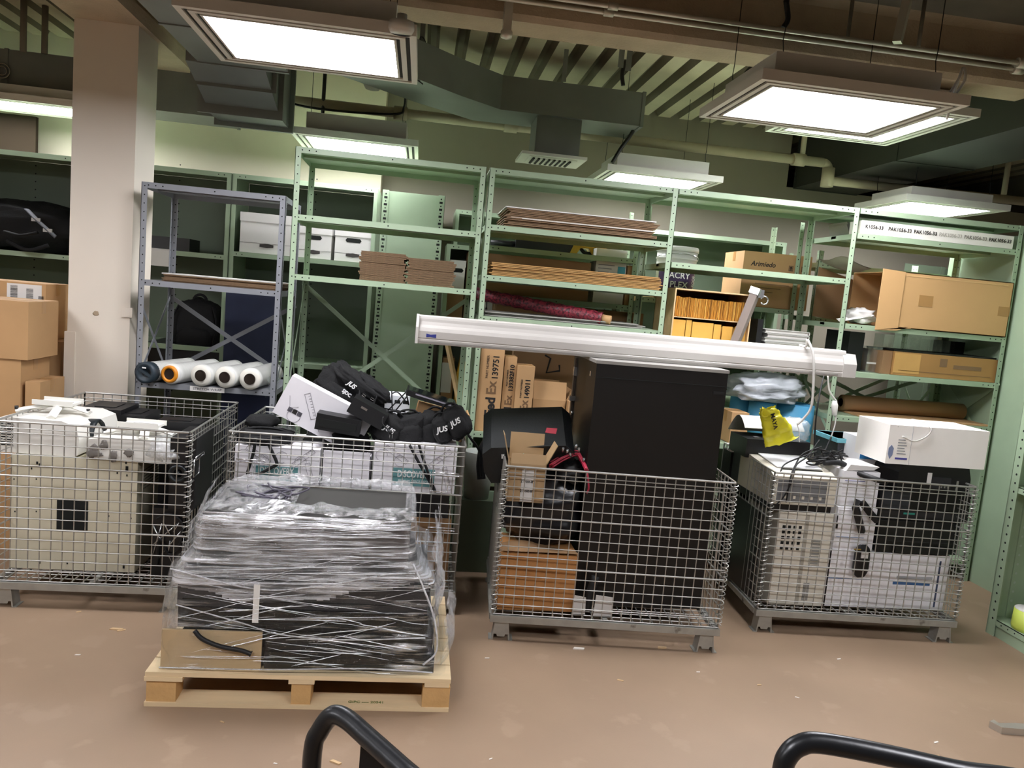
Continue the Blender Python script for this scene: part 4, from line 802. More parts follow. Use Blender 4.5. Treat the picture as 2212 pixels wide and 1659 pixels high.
lcart('plain carton near the floor in the back stack by the column', xb-.3, xb+.06, Yb+.02, .32, .0, at(120, 862, Yb).z-.003)
Yf = 4.6; xf = at(61, 700, Yf).x; zt3, zb3 = at(30, 650, Yf).z, at(40, 777, Yf).z
lcart('plain carton on top of the front stack at the left edge', xf-.55, xf, Yf, .36, zb3, zt3)
lcart('carton second from the top in the front stack at the left edge', xf-.55, xf-.04, Yf+.01, .34, .40, zb3-.003)
lcart('carton at the bottom of the front stack at the left edge', xf-.56, xf-.03, Yf, .35, 0, .397)
lcart('small carton end between the two stacks near the column', xf-.02, xf+.06, Yf+.02, .3, .62, at(55, 825, Yf).z)
lcart('small low carton between the stacks near the column', xf-.025, xf+.065, Yf+.02, .3, 0, .617)
# ================================================================== WIRE CAGES
def cage(FL, FR, D, z0, z1, label, pitch=.0505, coil=(), latches=(), lean=0.):
    FL, FR = Vector(FL), Vector(FR); W = (FR-FL).length; an = math.atan2(FR.y-FL.y, FR.x-FL.x)
    t = thing('wire_cage', label, 'cage', (FL.x, FL.y, 0), an, 'wire mesh cages')
    def panel(o, ex, w, nm, rails=(0, 5, 10), th=0.):
        m = MB(); o = Vector(o); ex = Vector(ex); H = z1-z0; n = round(w/pitch)
        ey = Vector((ex.y, -ex.x, 0))
        def top(z): return o+ey*(lean*(z/H) if nm == 'side_panel' and th else 0)+Vector((0, 0, z))
        for k in range(n+1): b = ex*(w*k/n); m.tube([o+b, top(H)+b], .0029 if 0 < k < n else .005, 5)
        q = round(H/pitch)
        for k in range(q+1):
            z = H*k/q; r = .0055 if k == q else (.0046 if (q-k) in rails else .0027)
            m.tube([top(z)+ey*.004, top(z)+ey*.004+ex*w], r, 5)
            if k == q: m.tube([top(z-.03)+ey*.004, top(z-.03)+ey*.004+ex*w], .0027, 5)
        return m.build(nm, STL, t)
    panel((0, 0, z0), (1, 0, 0), W, 'front_panel'); panel((0, D, z0), (1, 0, 0), W, 'back_panel')
    panel((0, 0, z0), (0, 1, 0), D, 'side_panel', th=0); panel((W, 0, z0), (0, 1, 0), D, 'side_panel', th=0)
    m = MB()
    for k in range(int(W/pitch)+1): m.tube([(k*pitch, 0, z0), (k*pitch, D, z0)], .003, 5)
    for k in range(int(D/pitch)+1): m.tube([(0, k*pitch, z0-.004), (W, k*pitch, z0-.004)], .003, 5)
    m.build('floor_mesh', STL, t)
    m = MB()
    for y in (0, D): m.prism([(y-.016, z0-.04), (y+.016, z0-.04), (y+.016, z0-.006), (y-.016, z0-.006)], -.01, W+.01, 'x')
    for x in (0, W, W*.5): m.box(x-.014, x+.014, .016, D-.016, z0-.038, z0-.008)
    m.build('base_frame', STF, t)
    for x in (.05, W-.05):
        for y in (.03, D-.03):
            m = MB(); zl = z0-.04
            for s in (-1, 1): m.prism([(x+s*.03, zl), (x+s*.034, zl), (x+s*.045, .004), (x+s*.06, .004), (x+s*.06, 0), (x+s*.038, 0)], y-.035, y+.035)
            m.prism([(x-.03, zl), (x+.03, zl), (x+.042, .022), (x-.042, .022)], y+.025, y+.03); m.prism([(x-.03, zl), (x+.03, zl), (x+.04, .03), (x+.022, .03), (x+.018, .018), (x-.018, .018), (x-.022, .03), (x-.04, .03)], y-.033, y-.029)
            m.build('leg', STF, t)
    for (x, y) in coil:
        m = MB(); n = 30; H = z1-z0-.02; m.tube([(x+.016*math.cos(2*PI*k/9), y+.016*math.sin(2*PI*k/9), z0+.01+H*k/(9*n)) for k in range(9*n+1)], .0024, 5); m.build('hinge_coil', STL, t)
    for (x, y, z, ax) in latches:
        m = MB(); ex = Vector((1, 0, 0)) if ax == 'x' else Vector((0, 1, 0)); ny = Vector((0, -1, 0)) if ax == 'x' else Vector((1, 0, 0)); c = Vector((x, y, z))+ny*.012
        m.tube([c+ex*a+Vector((0, 0, b)) for a, b in ((-.06, -.085), (.03, -.085), (.03, 0), (-.06, 0))], .0036, 6, closed=True)
        m.tube([c+ny*.006+ex*a+Vector((0, 0, b)) for a, b in ((-.055, .0), (.085, 0), (.085, .014), (-.055, .014))], .0036, 6, closed=True)
        m.build('latch', CHR, t)
    return t
cg1 = cage((-1.93, 3.81), (-1.055, 3.81), .98, .135, .91, 'wire mesh cage at the left edge holding the beige cabinet and white projectors', latches=((.875, .12, .76, 'y'), (.875, .9, .76, 'y')), coil=((.875+.0, .01),))
cg2 = cage((-.90, 3.935), (.285, 3.905), .80, .135, .905, 'wire mesh cage behind the wrapped pallet, holding white cartons and black bags', latches=((.1, 0, .755, 'x'), (1.08, 0, .75, 'x'), (1.08, 0, .46, 'x')))
cg3 = cage((.468, 3.63), (1.605, 3.555), .82, .135, .882, 'wire mesh cage in the middle holding the tall black cabinet', coil=((0, -.0), (1.14, 0.0)))
cg4 = cage((1.94, 3.825), (3.065, 3.765), .80, .135, .89, 'wire mesh cage at the right holding printers and a beige computer', coil=((0, 0), (1.127, 0)))
# ================================================================== CAGE 1: cabinet, projectors
Z0 = .142
Y = 3.95; x0, x1, za, zb = rect((22, 1243), (298, 998), Y); zc = at(160, 990, Y).z
t = thing('equipment_cabinet', 'beige metal equipment cabinet with a square black opening in the left cage', 'cabinet', ((x0+x1)/2, Y+.25, Z0)); W, D, H = (x1-x0)/2, .25, zc-Z0
MB().box(-W, W, -D, D, 0, H).build('body', BEI, t, bevel=.006)
a, b = at(122, 1143, Y), at(191, 1083, Y); decal(t, a.x-(x0+x1)/2, b.x-(x0+x1)/2, a.z-Z0, b.z-Z0, -D, HOLE, 'opening')
m = MB(); r = random.Random(2)
for u, v, s in ((80, 1000, .007), (86, 1005, .009), (68, 1012, .005), (272, 1000, .006), (274, 1012, .011), (253, 1022, .005), (274, 1027, .005), (85, 1215, .007), (145, 1217, .005), (267, 1225, .008), (67, 1232, .005), (268, 1240, .006), (30, 1035, .004), (78, 1035, .004), (235, 1045, .004), (32, 1105, .004), (78, 1105, .004), (235, 1115, .004), (283, 1120, .004)):
    p = at(u, v, Y-.002); q = p-Vector(t.location); m.box(q.x-s*.6, q.x+s*.6, -D-.0015, -D, q.z-s, q.z+s)
m.build('screw_hole', HOLE, t); m = MB()
for i in range(7):
    for j in range(16): m.dot((W, -D+.08+j*.016, H*.72+i*.016), (1, 0, 0), .005)
m.build('vent', [BEI, HOLE], t); decal(t, -W, W, H-.055, H-.052, -D, mat('beige seam', '#8d8674', .6), 'seam')
PRJ = mat('projector white', '#e4e2da', .42, 0, .03, 5, spots=('#a9a69c', 7, .7)); GLS = mat('lens glass', '#101418', .08, 0, 0)
def arm(m, pts, w_=.022, th=.012): m.tube(pts, w_, 4, flat=th/w_)
def projector(label, x0, x1, y0, y1, z, H, rz, lens, vents, body=PRJ, bracket=True):
    t = thing('projector', label, 'projector', ((x0+x1)/2, (y0+y1)/2, z), rz, 'ceiling projectors in the left cage'); W, D = (x1-x0)/2, (y1-y0)/2
    m = MB(); m.prism([(-W, .01), (-W*.98, H*.9), (-W*.6, H), (W*.6, H), (W*.93, H*.86), (W, H*.5), (W*.97, .01), (W*.9, 0), (-W*.95, 0)], -D, D); m.build('body', body, t, bevel=.018, seg=3)
    m = MB()
    for k in range(9):
        for j in range(3): m.box(-W+.012+j*.035, -W+.04+j*.035, -D-.001, -D, H*.2+k*H*.075, H*.2+k*H*.075+.006)
    if vents: m.build('vent', HOLE, t)
    else: m.b.free()
    if lens:
        M = Matrix.Translation((W*.93, -.03, H*.5)) @ Matrix.Rotation(PI/2, 4, 'Y'); m = MB(); m.lathe([(.045, -.05), (.072, -.05), (.075, .02), (.066, .03), (.06, .0), (.045, -.03)], n=28, M=M); m.build('lens_ring', mat('lens ring', '#1d2326', .35), t)
        m = MB(); m.lathe([(.0, -.02), (.058, -.028)], n=28, M=M); m.build('lens', GLS, t)
    if bracket:
        m = MB(); h = H+.004
        arm(m, [(-W*.8, -D*.35, h+.005), (-W*.2, -D*.1, h+.035), (0, .0, h+.04)]); arm(m, [(W*.8, -D*.1, h+.012), (W*.3, 0, h+.035), (0, 0, h+.04)]); arm(m, [(-W*.3, D*.8, h+.006), (0, 0, h+.04)]); arm(m, [(W*.28, -D*.85, h+.004), (W*.18, -D*.4, h+.03), (0, 0, h+.04)])
        m.build('mount_arm', PRJ, t); m = MB(); m.box(-.09, .09, -.055, .055, h+.04, h+.052).box(-.1, .1, -.06, -.054, h+.04, h+.066).box(-.1, .1, .054, .06, h+.04, h+.066); m.build('mount_plate', PRJ, t, bevel=.003); m = MB(); m.box(-.05, .07, -.018, .018, h+.0521, h+.0526); m.build('slot', HOLE, t)
        m = MB()
        for a, b in ((-W*.78, -D*.35), (W*.76, -D*.1), (.02, -.06)): m.cyl((a, b, h+.012), (a, b, h+.03), .009, n=10)
        m.build('screw', BLK, t)
    return t
x0, x1 = at(-12, 930, 4.0).x, at(212, 930, 4.15).x; pj = projector('larger white projector on the beige cabinet with a black round lens', x0, x1, 3.97, 4.40, zc+.004, .175, -.06, True, True)
x0, x1 = at(188, 960, 3.93).x, at(378, 960, 3.93).x; pk = projector('smaller white projector with a clear plastic side in front of the larger one', x0, x1, 3.93, 4.22, zc+.004, .11, -.05, False, False)
m = MB(); W = (x1-x0)/2; m.blob((W*.85, -.03, .06), (.12, .14, .062), 3, .12, 4, 5, 24); m.build('clear_bag', film('clear wrap', .12, .75, (3, 3, 3), 5, '#e2e6e6'), pk); m = MB(); r = random.Random(8)
for k in range(7): a = r.uniform(-W*.9, W*.5); m.blob((a, -.148, r.uniform(.015, .08)), (r.uniform(.015, .035), .002, r.uniform(.012, .028)), 2, .4, 6, k, 10)
m.build('scuffed_patch', mat('grey scuff', '#77726c', .7), pk)
BLP = mat('projector black', '#141416', .45, 0, .1)
def slab(label, u0, u1, vt, Y, D, z0, H=None, name='projector', cat='projector', group='black devices in the left cage', mm=BLP, rz=0., parts=True):
    x0, x1 = at(u0, vt, Y).x, at(u1, vt, Y).x; zt = z0+H
    t = thing(name, label, cat, ((x0+x1)/2, Y+D/2, z0), rz, group); W = (x1-x0)/2; MB().box(-W, W, -D/2, D/2, 0, zt-z0).build('body', mm, t, bevel=.012)
    if parts:
        m = MB()
        for k in range(5): m.box(-W*.8+k*W*.3, -W*.62+k*W*.3, -D/2-.0012, -D/2, (zt-z0)*.3, (zt-z0)*.36)
        m.build('vent', HOLE, t); MB().box(-W*.5, W*.5, -D*.25, D*.3, zt-z0, zt-z0+.004).build('top_panel', BLK, t, bevel=.001)
    return t
# tall pile at the back: dark devices whose tops show behind the white projectors
xx = -1.6
ztb = at(250, 862, 4.5).z
carton('dark grey crate supporting the black devices at the back of the left cage', -1.88, -1.12, 4.45, 4.76, Z0, ztb-.16, m=mat('dark crate', '#18181a', .7), tape=False)
slab('flat black device topmost at the back of the left cage, near the column', 170, 262, 862, 4.47, .28, ztb-.158, .10)
slab('flat black device behind the white projectors, beside the topmost one', 240, 315, 870, 4.47, .26, ztb-.158, .075)
ztc = at(400, 905, 4.35).z
x0, x1 = at(332, 905, 4.4).x, at(455, 905, 4.4).x
carton('dark box under the black device at the right of the left cage', -1.38, -1.085, 4.27, 4.44, Z0, ztc-.1, m=mat('dark crate', '#18181a', .7), tape=False)
slab('wide black projector near the back right corner of the left cage', 335, 432, 905, 4.28, .16, ztc-.098, .09)
# dark devices standing on end in the gap right of the cabinet
xg = at(318, 1100, 4.0).x
t = thing('projector', 'black projector on end with a round lens, right of the beige cabinet', 'projector', (at(398, 1080, 3.95).x+.0, 4.02, .5), 0, 'black devices in the left cage'); W = .062
MB().box(-W, W, -.12, .2, 0, .36).build('body', BLP, t, bevel=.012); q = at(385, 1022, 3.9)-Vector(t.location); M = Matrix.Translation((q.x, -.125, q.z)) @ Matrix.Rotation(PI/2, 4, 'X')
m = MB(); m.lathe([(.03, 0), (.042, 0), (.044, .012), (.034, .014), (.03, -.01)], n=26, M=M); m.build('lens_ring', mat('lens ring', '#1d2326', .35), t); m = MB(); m.lathe([(0, .004), (.032, -.002)], n=24, M=M); m.build('lens', GLS, t); q = at(357, 997, 3.9)-Vector(t.location); MB().box(q.x-.008, q.x+.03, -.126, -.122, q.z-.01, q.z+.012).build('label', PAPER, t)
t = thing('cable_box', 'black equipment case at the bottom right of the left cage', 'case', (at(372, 1200, 3.98).x, 4.05, Z0), 0, 'black devices in the left cage'); MB().box(-.085, .085, -.13, .3, 0, .352).build('body', BLK, t, bevel=.015); m = MB(); r = random.Random(5)
for k in range(9): m.cyl((r.uniform(-.08, .08), -.131, r.uniform(.04, .3)), (r.uniform(-.08, .08), -.136, r.uniform(.04, .3)), .004, n=6)
m.build('connector', CHR, t); m = MB(); m.tube(spline([(-.06, -.14, .3), (.0, -.15, .33), (.06, -.14, .28), (.05, -.15, .15), (.0, -.14, .12), (-.04, -.15, .2), (-.05, -.14, .05)]), .006, 6); m.build('cable', RUB, t)
# left gap: bits of dark kit
solo(MB().box(-1.915, at(18, 1100, 3.95).x-.01, 4.0, 4.4, Z0, .7), 'storage_box', BLK, 'dark box squeezed left of the beige cabinet', 'box', (-1.91, 4.2, Z0), bevel=.01)
# ================================================================== CAGE 3: black cabinet, open box, case, cables
Yc = 3.76; xl, xr_ = at(1289, 790, Yc).x, at(1585, 810, Yc).x; xr_ = min(xr_, 1.588); zt = at(1440, 795, Yc).z; Dc = .56
t = thing('equipment_rack', 'tall black metal cabinet standing in the middle wire cage', 'cabinet', ((xl+xr_)/2, Yc+Dc/2, Z0)); W, D, H = (xr_-xl)/2, Dc/2, zt-Z0
MB().box(-W, W, -D, D, 0, H).build('body', BLKM, t, bevel=.004); MB().box(-W-.004, W+.004, -D-.004, D, H-.004, H+.012).build('top_panel', mat('grey top', '#8d8a84', .5), t, bevel=.002)
MB().box(-W+.01, W-.01, -D-.003, -D, H-.075, H-.072).build('seam', HOLE, t)
m = MB(); m.box(-W-.012, -W, D-.09, D-.07, H-.58, H-.02); m.build('side_rail', mat('dark bronze', '#3a3128', .45), t); m = MB(); m.box(-W-.016, -W, D-.1, D-.075, H-.12, H-.07); m.box(-W-.03, -W, D-.12, D-.09, H-.26, H-.235).cyl((-W-.012, D-.1, H-.33), (-W, D-.1, H-.33), .01); m.build('hinge', CHR, t); MB().box(-W-.003, -W, -D+.1, -D+.125, H-.08, H-.055).build('emblem', CHR, t); MB().box(W-.07, W-.01, -D-.004, -D, H-.115, H-.1).build('door_latch', BLK, t)
MB().box(W, W+.004, D-.02, D, H-.12, H).build('edge_trim', PAPER, t)
# projection screen case lying on the cabinet
ys = 3.985; zb_ = zt+.014; Ls, Le = at(899, 700, ys).x, at(1836, 780, ys).x; HS = .142
SCR = mat('screen case white', '#bdb9b3', .35, 0, .015, 2)
t = thing('projection_screen', 'long white projection screen case lying across the black cabinet', 'screen', ((Ls+Le)/2, ys, zb_)); h = (Le-Ls)/2
prof = [(-.068, .0), (.068, 0), (.068, .13), (.05, HS), (-.036, HS), (-.044, HS-.004), (-.048, HS-.016), (-.05, HS-.03), (-.056, HS-.046), (-.064, HS-.06), (-.07, HS-.078), (-.07, .03), (-.067, .026), (-.07, .022)]
MB().prism(prof, -h+.012, h-.055, 'x').build('case', SCR, t); MB().prism([(y*1.03, z) for y, z in prof[:1]+[(.07, 0), (.07, .13), (.05, HS+.002), (-.055, HS+.002), (-.073, HS-.06), (-.073, 0)]], -h, -h+.014, 'x').build('end_cap', WHT, t)
m = MB(); m.prism([(-.073, 0), (.068, 0), (.07, .09), (.05, HS-.018), (-.045, HS-.016), (-.06, HS-.042), (-.074, HS-.07)], h-.075, h, 'x'); m.build('end_cap', SCR, t, bevel=.026, seg=4)
MB().box(-h+.02, h-.1, -.0725, -.07, .006, .014).build('slot', mat('case groove', '#8d8983', .5), t); m = MB(); x = -h+.055; m.prism([(x, .034), (x+.02, .037), (x+.05, .033), (x+.05, .052), (x+.022, .048), (x, .053)], -.0715, -.0695); m.build('brand_mark', mat('blue mark', '#2c3580', .5), t)
# its white power lead with plug
pw = [at(1745, 735, ys-.06), at(1757, 770, ys-.09), at(1757, 830, ys-.09), at(1752, 880, ys-.08), at(1735, 905, ys-.06), at(1722, 917, ys-.05)]
m = MB(); m.tube(spline([Vector((pw[0].x-.01, ys, zb_+HS+.008)), Vector((pw[0].x, ys-.05, zb_+HS+.006))]+pw), .007, 8); m.tube(spline([pw[-1], at(1726, 930, ys-.06), at(1727, 955, ys-.06)]), .003, 5); m.build('power_lead', WHT, t, world=True)
t = thing('inline_plug', 'white cord with inline plug dangling from the screen case over the last bay', 'cord', at(1800, 880, 4.3)); m = MB(); yq = 4.3
m.tube(spline([at(1788, 812, yq), at(1792, 845, yq), at(1808, 868, yq)]), .005, 7); m.tube(spline([at(1806, 898, yq), at(1803, 920, yq), at(1795, 945, yq)]), .004, 6); m.build('cord', WHT, t, world=True); m = MB(); m.tube([at(1803, 866, yq), at(1803, 876, yq), at(1803, 895, yq), at(1806, 900, yq)], [.012, .02, .015, .006], 10); m.build('plug', WHT, t, world=True); m = MB(); m.tube(spline([at(1795, 945, yq), at(1780, 975, yq-.1), at(1760, 985, yq-.2), at(1763, 900, yq-.2), at(1775, 830, yq-.1), at(1784, 800, yq-.02)]), .005, 6); m.build('black_cord', RUB, t, world=True)
# brown carton at the cage floor
Y = 3.66; x0, x1 = at(1076, 1290, Y).x, at(1240, 1300, Y).x; zt = at(1160, 1198, Y).z; CO = mat('orange carton', '#b57f49', .75, 0, .05, 5, .08, 18)
t = carton('plain brown carton on the floor of the middle cage beside the papers', x0, x1, Y, Y+.33, Z0, zt, m=CO, tape=False); m = MB(); W = (x1-x0)/2; m.grid(lambda a, b: Vector((-W+2*W*a, -.165+.12*b, zt-Z0+.012+.02*math.sin(a*5)*b)), 8, 3); m.build('loose_flap', CARDD, t)
for u0, u1, lab in ((1234, 1268, 'white paper sheet behind the mesh next to the brown carton'), (1280, 1326, 'wider white paper sheet standing behind the mesh below the black cabinet')):
    Y = 3.63 if u0 < 1250 else 3.62; x0, x1, za, zb = rect((u0, 1338), (u1, 1287), Y); solo(MB().prism([(x0, Z0+.002), (x1, Z0+.002), (x1-.004, zb-.01), (x0+.006, zb)], Y, Y+.003), 'paper_sheet', PAPER, lab, 'paper', (x0, Y, Z0), 'papers in the middle cage')
p = at(1268, 1310, 3.66); m = MB(); m.tube(spline([(p.x, 3.66, Z0+.02), (p.x+.01, 3.66, .25), (p.x+.03, 3.67, .33)]), .022, 7); solo(m, 'cable_bundle', RUB, 'black cable bundle between the two paper sheets', 'cable', (p.x, 3.66, Z0))
# black cloth heap filling the left of the cage
m = MB(); m.blob((0, 0, .18), (.22, .27, .2), 3, .16, 4, 31, 30, floor=0); m.b.transform(Matrix.Translation((.72, 4.0, at(1160, 1198, 3.7).z+.012)))
solo(m, 'black_bag', mat('black vinyl', '#0d0d10', .3, 0, .2, 9, .4, 14), 'heap of black vinyl bags above the brown carton in the middle cage', 'bag', (.72, 4.0, at(1160, 1198, 3.7).z+.012))
# hard case tilted on top
p = at(1155, 945, 3.98); CASE = mat('black hard case', '#101314', .5, 0, .06, 20, .1, 80)
t = thing('speaker_case', 'black hard case with a red badge tilted above the mesh of the middle cage', 'case', (p.x-.01, 4.06, .82), 0, None, (.5, -.12, -.12))
m = MB(); m.prism([(-.2, 0), (.2, 0), (.235, .1), (.235, .19), (.19, .24), (-.19, .24), (-.235, .2), (-.235, .08)], -.17, .16); m.build('body', CASE, t, bevel=.03, seg=3); M = Matrix.Translation((.07, -.175, .11)) @ Matrix.Rotation(PI/2, 4, 'X')
MB().box(-.1, .1, -.178, -.17, .06, .16).build('recess', HOLE, t, bevel=.002)
m = MB(); m.prism([(.09, -.06), (.145, -.075), (.155, -.03), (.1, -.02)], .2405, .2415, 'z'); m.build('badge', mat('red badge', '#a03a45', .4), t)
MB().box(-.24, -.225, -.1, -.04, .12, .14).build('latch', CHR, t); MB().box(-.14, -.12, -.174, -.168, .17, .2).build('latch', CHR, t)
# small open carton hung on the rim with coloured pads
Y = 3.655; a, b = at(1096, 1085, Y), at(1176, 1020, Y); zt = at(1140, 1003, Y).z
t = carton('small open carton with coloured pads, hooked behind the front rim of the middle cage', a.x, at(1178, 1050, Y).x, Y, Y+.14, at(1135, 1085, Y).z, zt, m=mat('kraft carton', '#a98c66', .75, 0, .05), flaps=[('f', -.15, .05), ('b', .1, .13), ('r', .45, .11), ('l', .25, .14)], rz=-.05); W, H = (at(1178, 1050, Y).x-a.x)/2, zt-at(1135, 1085, Y).z
decal(t, -W*.3, W*.35, H*.02, H*.85, -.071, PAPER)
for k in (.3, .55): text('2 Post-it', .018, INK, t, (W*.0, -.0735, H*k), bold=.0005)
for k, (c, lab) in enumerate((('#3bb0a0', 'teal note pad poking out of the small open carton'), ('#e6e07a', 'pale yellow note pad poking out of the small open carton'))):
    o = MB().box(-.03, .03, -.006, .006, 0, .07).build('note_pad', mat(lab, c, .6)); o.location = (a.x+.075+.014*k, Y+.055+.016*k, zt-.035-.008*k); o.rotation_euler = (0, -.5+.2*k, .2); tag(o, lab, 'note pad', 'note pads in the small carton')
# red leads
RC_ = mat('red cable', '#a32a40', .4); pts = [at(1190, 1000, 3.78), at(1215, 985, 3.8), at(1245, 975, 3.82), at(1258, 990, 3.8), at(1268, 1010, 3.72), at(1272, 1045, 3.7), at(1268, 1060, 3.7)]
t = thing('red_cable', 'bundle of red leads looping over the rim of the middle cage beside the black cabinet', 'cable', pts[0]); m = MB()
for k in range(6): o = Vector((random.uniform(-.012, .012), random.uniform(-.02, .03), random.uniform(-.03, .02))); m.tube(spline([q+o*(1-.5*i/6) for i, q in enumerate(pts[:(7 if k == 0 else 5)])]), .0045, 6)
m.build('lead', RC_, t, world=True)
p = at(1245, 1000, 3.8); m = MB(); m.blob((p.x-.02, 3.86, p.z-.06), (.075, .1, .06), 2.2, .4, 5, 41, 20); solo(m, 'cable_heap', RUB, 'knot of black cables beside the red leads', 'cable', (p.x, 3.86, p.z-.12)); m = MB(); r = random.Random(3)
for k in range(6): q = at(1215+k*9, 968+r.uniform(0, 30), 3.77); m.cyl(q, q+Vector((r.uniform(-.01, .01), -.01, .02)), .006, n=8)
m2 = solo(m, 'cable_plug', CHR, 'bright metal plugs lying on the black cable knot', 'plug', at(1240, 985, 3.77))
# tan flap sticking up by the left rim, black strap hanging outside
p = at(1052, 935, 4.4); m = MB(); m.tube(spline([at(1000, 905, 4.3), at(1012, 940, 4.28), at(1035, 975, 4.2), at(1040, 1030, 4.15)]), .022, 6, flat=.3); m.tube(spline([at(1062, 940, 4.3), at(1045, 960, 4.25), at(1038, 1000, 4.18), at(1040, 1035, 4.15)]), .026, 6, flat=.4); solo(m, 'strap', WEB, 'black webbing strap hanging in the gap between the two middle cages', 'strap', at(1040, 1035, 4.15))
p = at(1052, 925, 4.42); m = MB()
for k in range(4): m.tube(arc((.55+.01*k, 4.4, .93+.012*k), .06+.004*k, -.3, PI+.4, 14, Vector((.8, .2, 0)), Vector((0, .5, .35))), .004, 5)
solo(m, 'cable_coil', mat('pinkish cable', '#b0605c', .45), 'coil of pinkish cable on the back left corner of the middle cage', 'cable', (.55, 4.4, .9))
# things in the gap between cages 2 and 3
p = at(1022, 1050, 4.5); t = thing('waste_bin', 'pale grey tapered bin standing in the gap behind the middle cages', 'bin', (.43, 4.62, 0)); m = MB(); m.lathe([(0, .45), (.075, .45), (.1, .74), (.09, .74), (.07, .46)], n=24); m.build('body', mat('bin plastic', '#a3a8a0', .5), t); MB().box(-.14, .14, -.08, .16, .0, .45).build('stand', GRD, t)
# ================================================================== CAGE 2: white cartons, black bags, monitor
TEAL = mat('teal panel', '#5f8f90', .55); CW = mat('white carton board', '#e6e3e6', .65, 0, .03); LN = mat('line drawing', '#8f8c92', .7)
def discovery(label, x0, x1, Y, z0, z1, left=True):
    t = carton(label, x0, x1, Y, Y+.3, z0, z1, m=CW, tape=False, group='white paper cartons in the second cage'); W, D, H = (x1-x0)/2, .15, z1-z0
    a, b = (-.5, .5); decal(t, W*a, W*b, H*.12, H*.5, -D, TEAL, 'printed_panel'); text('DISCOVERY', .052, INKW, t, (W*(a+b)/2, -D-.0016, H*.37), bold=.0008, sx=W*(b-a)/.33*.96); text('PREMIUM OFFICE PAPER', .02, INKW, t, (W*(a+b)/2, -D-.0016, H*.22), sx=W*(b-a)/.33*1.15)
    m = MB()
    def ruler(x, z, an): 
        M = Matrix.Translation((x, 0, z)) @ Matrix.Rotation(an, 4, 'Y')
        for q in ((-.07, .07, -.013, -.011), (-.07, .07, .011, .013), (-.07, -.068, -.013, .013), (.068, .07, -.013, .013)): m.box(q[0], q[1], -D-.0012, -D-.0002, q[2], q[3], 0, M)
        for k in range(9): m.box(-.056+k*.014, -.0545+k*.014, -D-.0012, -D-.0002, .002, .011, 0, M)
    ruler(-W*.45, H*.78, .6); ruler(W*.6, H*.75, -.7); ruler(W*.8, H*.3, 1.3)
    for k in range(4): m.tube(arc((W*(-.8+.45*k), -D-.0005, H*(.75-.1*(k % 2))), .03, 0, 5.2, 14), .0011, 3)
    m.build('line_drawing', LN, t); return t
Y = 3.985
zf = .145
def xz(u, v, y): p = at(u, v, y); return p.x, p.z
xa = xz(500, 1000, Y)[0]+.015; xb = xz(690, 1000, Y)[0]; xc = xz(805, 1000, Y)[0]; xd = min(xz(985, 1010, Y)[0], .262)
za = at(590, 1048, Y).z; zb = at(590, 966, Y).z; zc2, zd = at(890, 1062, Y).z, at(890, 962, Y).z
carton('brown carton under the left white carton in the second cage', xa, xb, Y, Y+.32, zf, za-.004, m=CARDD); carton('brown carton under the right white carton in the second cage', xc, xd, Y, Y+.32, zf, zc2-.14, m=CARDD)
solo(MB().box(xc, xd-.02, Y+.01, Y+.3, zc2-.138, zc2-.003), 'storage_box', BLK, 'black box between the cartons at the right of the second cage', 'box', ((xc+xd)/2, Y+.15, zc2-.138), bevel=.008)
discovery('white printed paper carton at the left behind the second cage mesh', xa, xb, Y, za, zb); discovery('white printed paper carton at the right behind the second cage mesh', xc, xd, Y, zc2, zd)
z0_ = za; carton('brown carton under the open white one in the second cage', xb+.01, xc-.01, Y+.02, Y+.3, zf, z0_-.005, m=CARDD)
t = carton('open grey white carton full of black things between the two printed cartons', xb+.012, xc-.012, Y+.02, Y+.32, z0_, at(745, 985, Y).z, m=CW, flaps=[('f', .0, .02)])
m = MB(); m.blob((0, 0, .06), ((xc-xb)/2-.03, .11, .06), 3, .15, 5, 8, 20); m.b.transform(Matrix.Translation(((xb+xc)/2, Y+.17, at(745, 985, Y).z-.02))); solo(m, 'black_bag', FAB, 'black bag stuffed into the open grey white carton', 'bag', ((xb+xc)/2, Y+.17, at(745, 985, Y).z-.02))
# tilted white carton
ex = (at(818, 905, 4.12)-at(637, 822, 4.12)); c0 = at(637, 822, 4.12); w_ = ex.length; an = -math.atan2(ex.z, ex.x); hv = (at(588, 888, 4.12)-c0).length+.02
t = thing('cardboard_box', 'white carton with tool drawings and a barcode, tilted among the black bags', 'box', at(588, 890, 4.12), 0, None, (0, an+.06, 0)); 
MB().box(0, w_, 0, .1, 0, hv).build('body', CW, t, bevel=.004); M = MB(); m = MB()
def rul(cx, cz, an, L=.07):
    Mx = Matrix.Translation((cx, 0, cz)) @ Matrix.Rotation(an, 4, 'Y')
    for q in ((-L, L, -.016, -.0135), (-L, L, .0135, .016), (-L, -L+.002, -.016, .016), (L-.002, L, -.016, .016)): m.box(q[0], q[1], -.0012, -.0002, q[2], q[3], 0, Mx)
    for k in range(8): m.box(-L+.014+k*.015, -L+.0155+k*.015, -.0012, -.0002, .002, .0135, 0, Mx)
rul(w_*.33, hv*.55, .85); m.tube(arc((w_*.22, -.0006, hv*.16), .035, 0, 2*PI, 18)[:-1], .0012, 3, closed=True); m.tube(arc((w_*.6, -.0006, hv*.25), .045, .5, 4, 14), .0012, 3); m.tube([(w_*.08, -.0006, hv*.55), (w_*.14, -.0006, hv*.3), (w_*.22, -.0006, hv*.4)], .0012, 3); m.build('line_drawing', LN, t)
for k in range(3): decal(t, w_*.13+.027*k, w_*.13+.024+.027*k, hv*.2, hv*.31, 0, mat('barcode grey', '#55535a', .6) if k != 1 else INK, 'barcode')
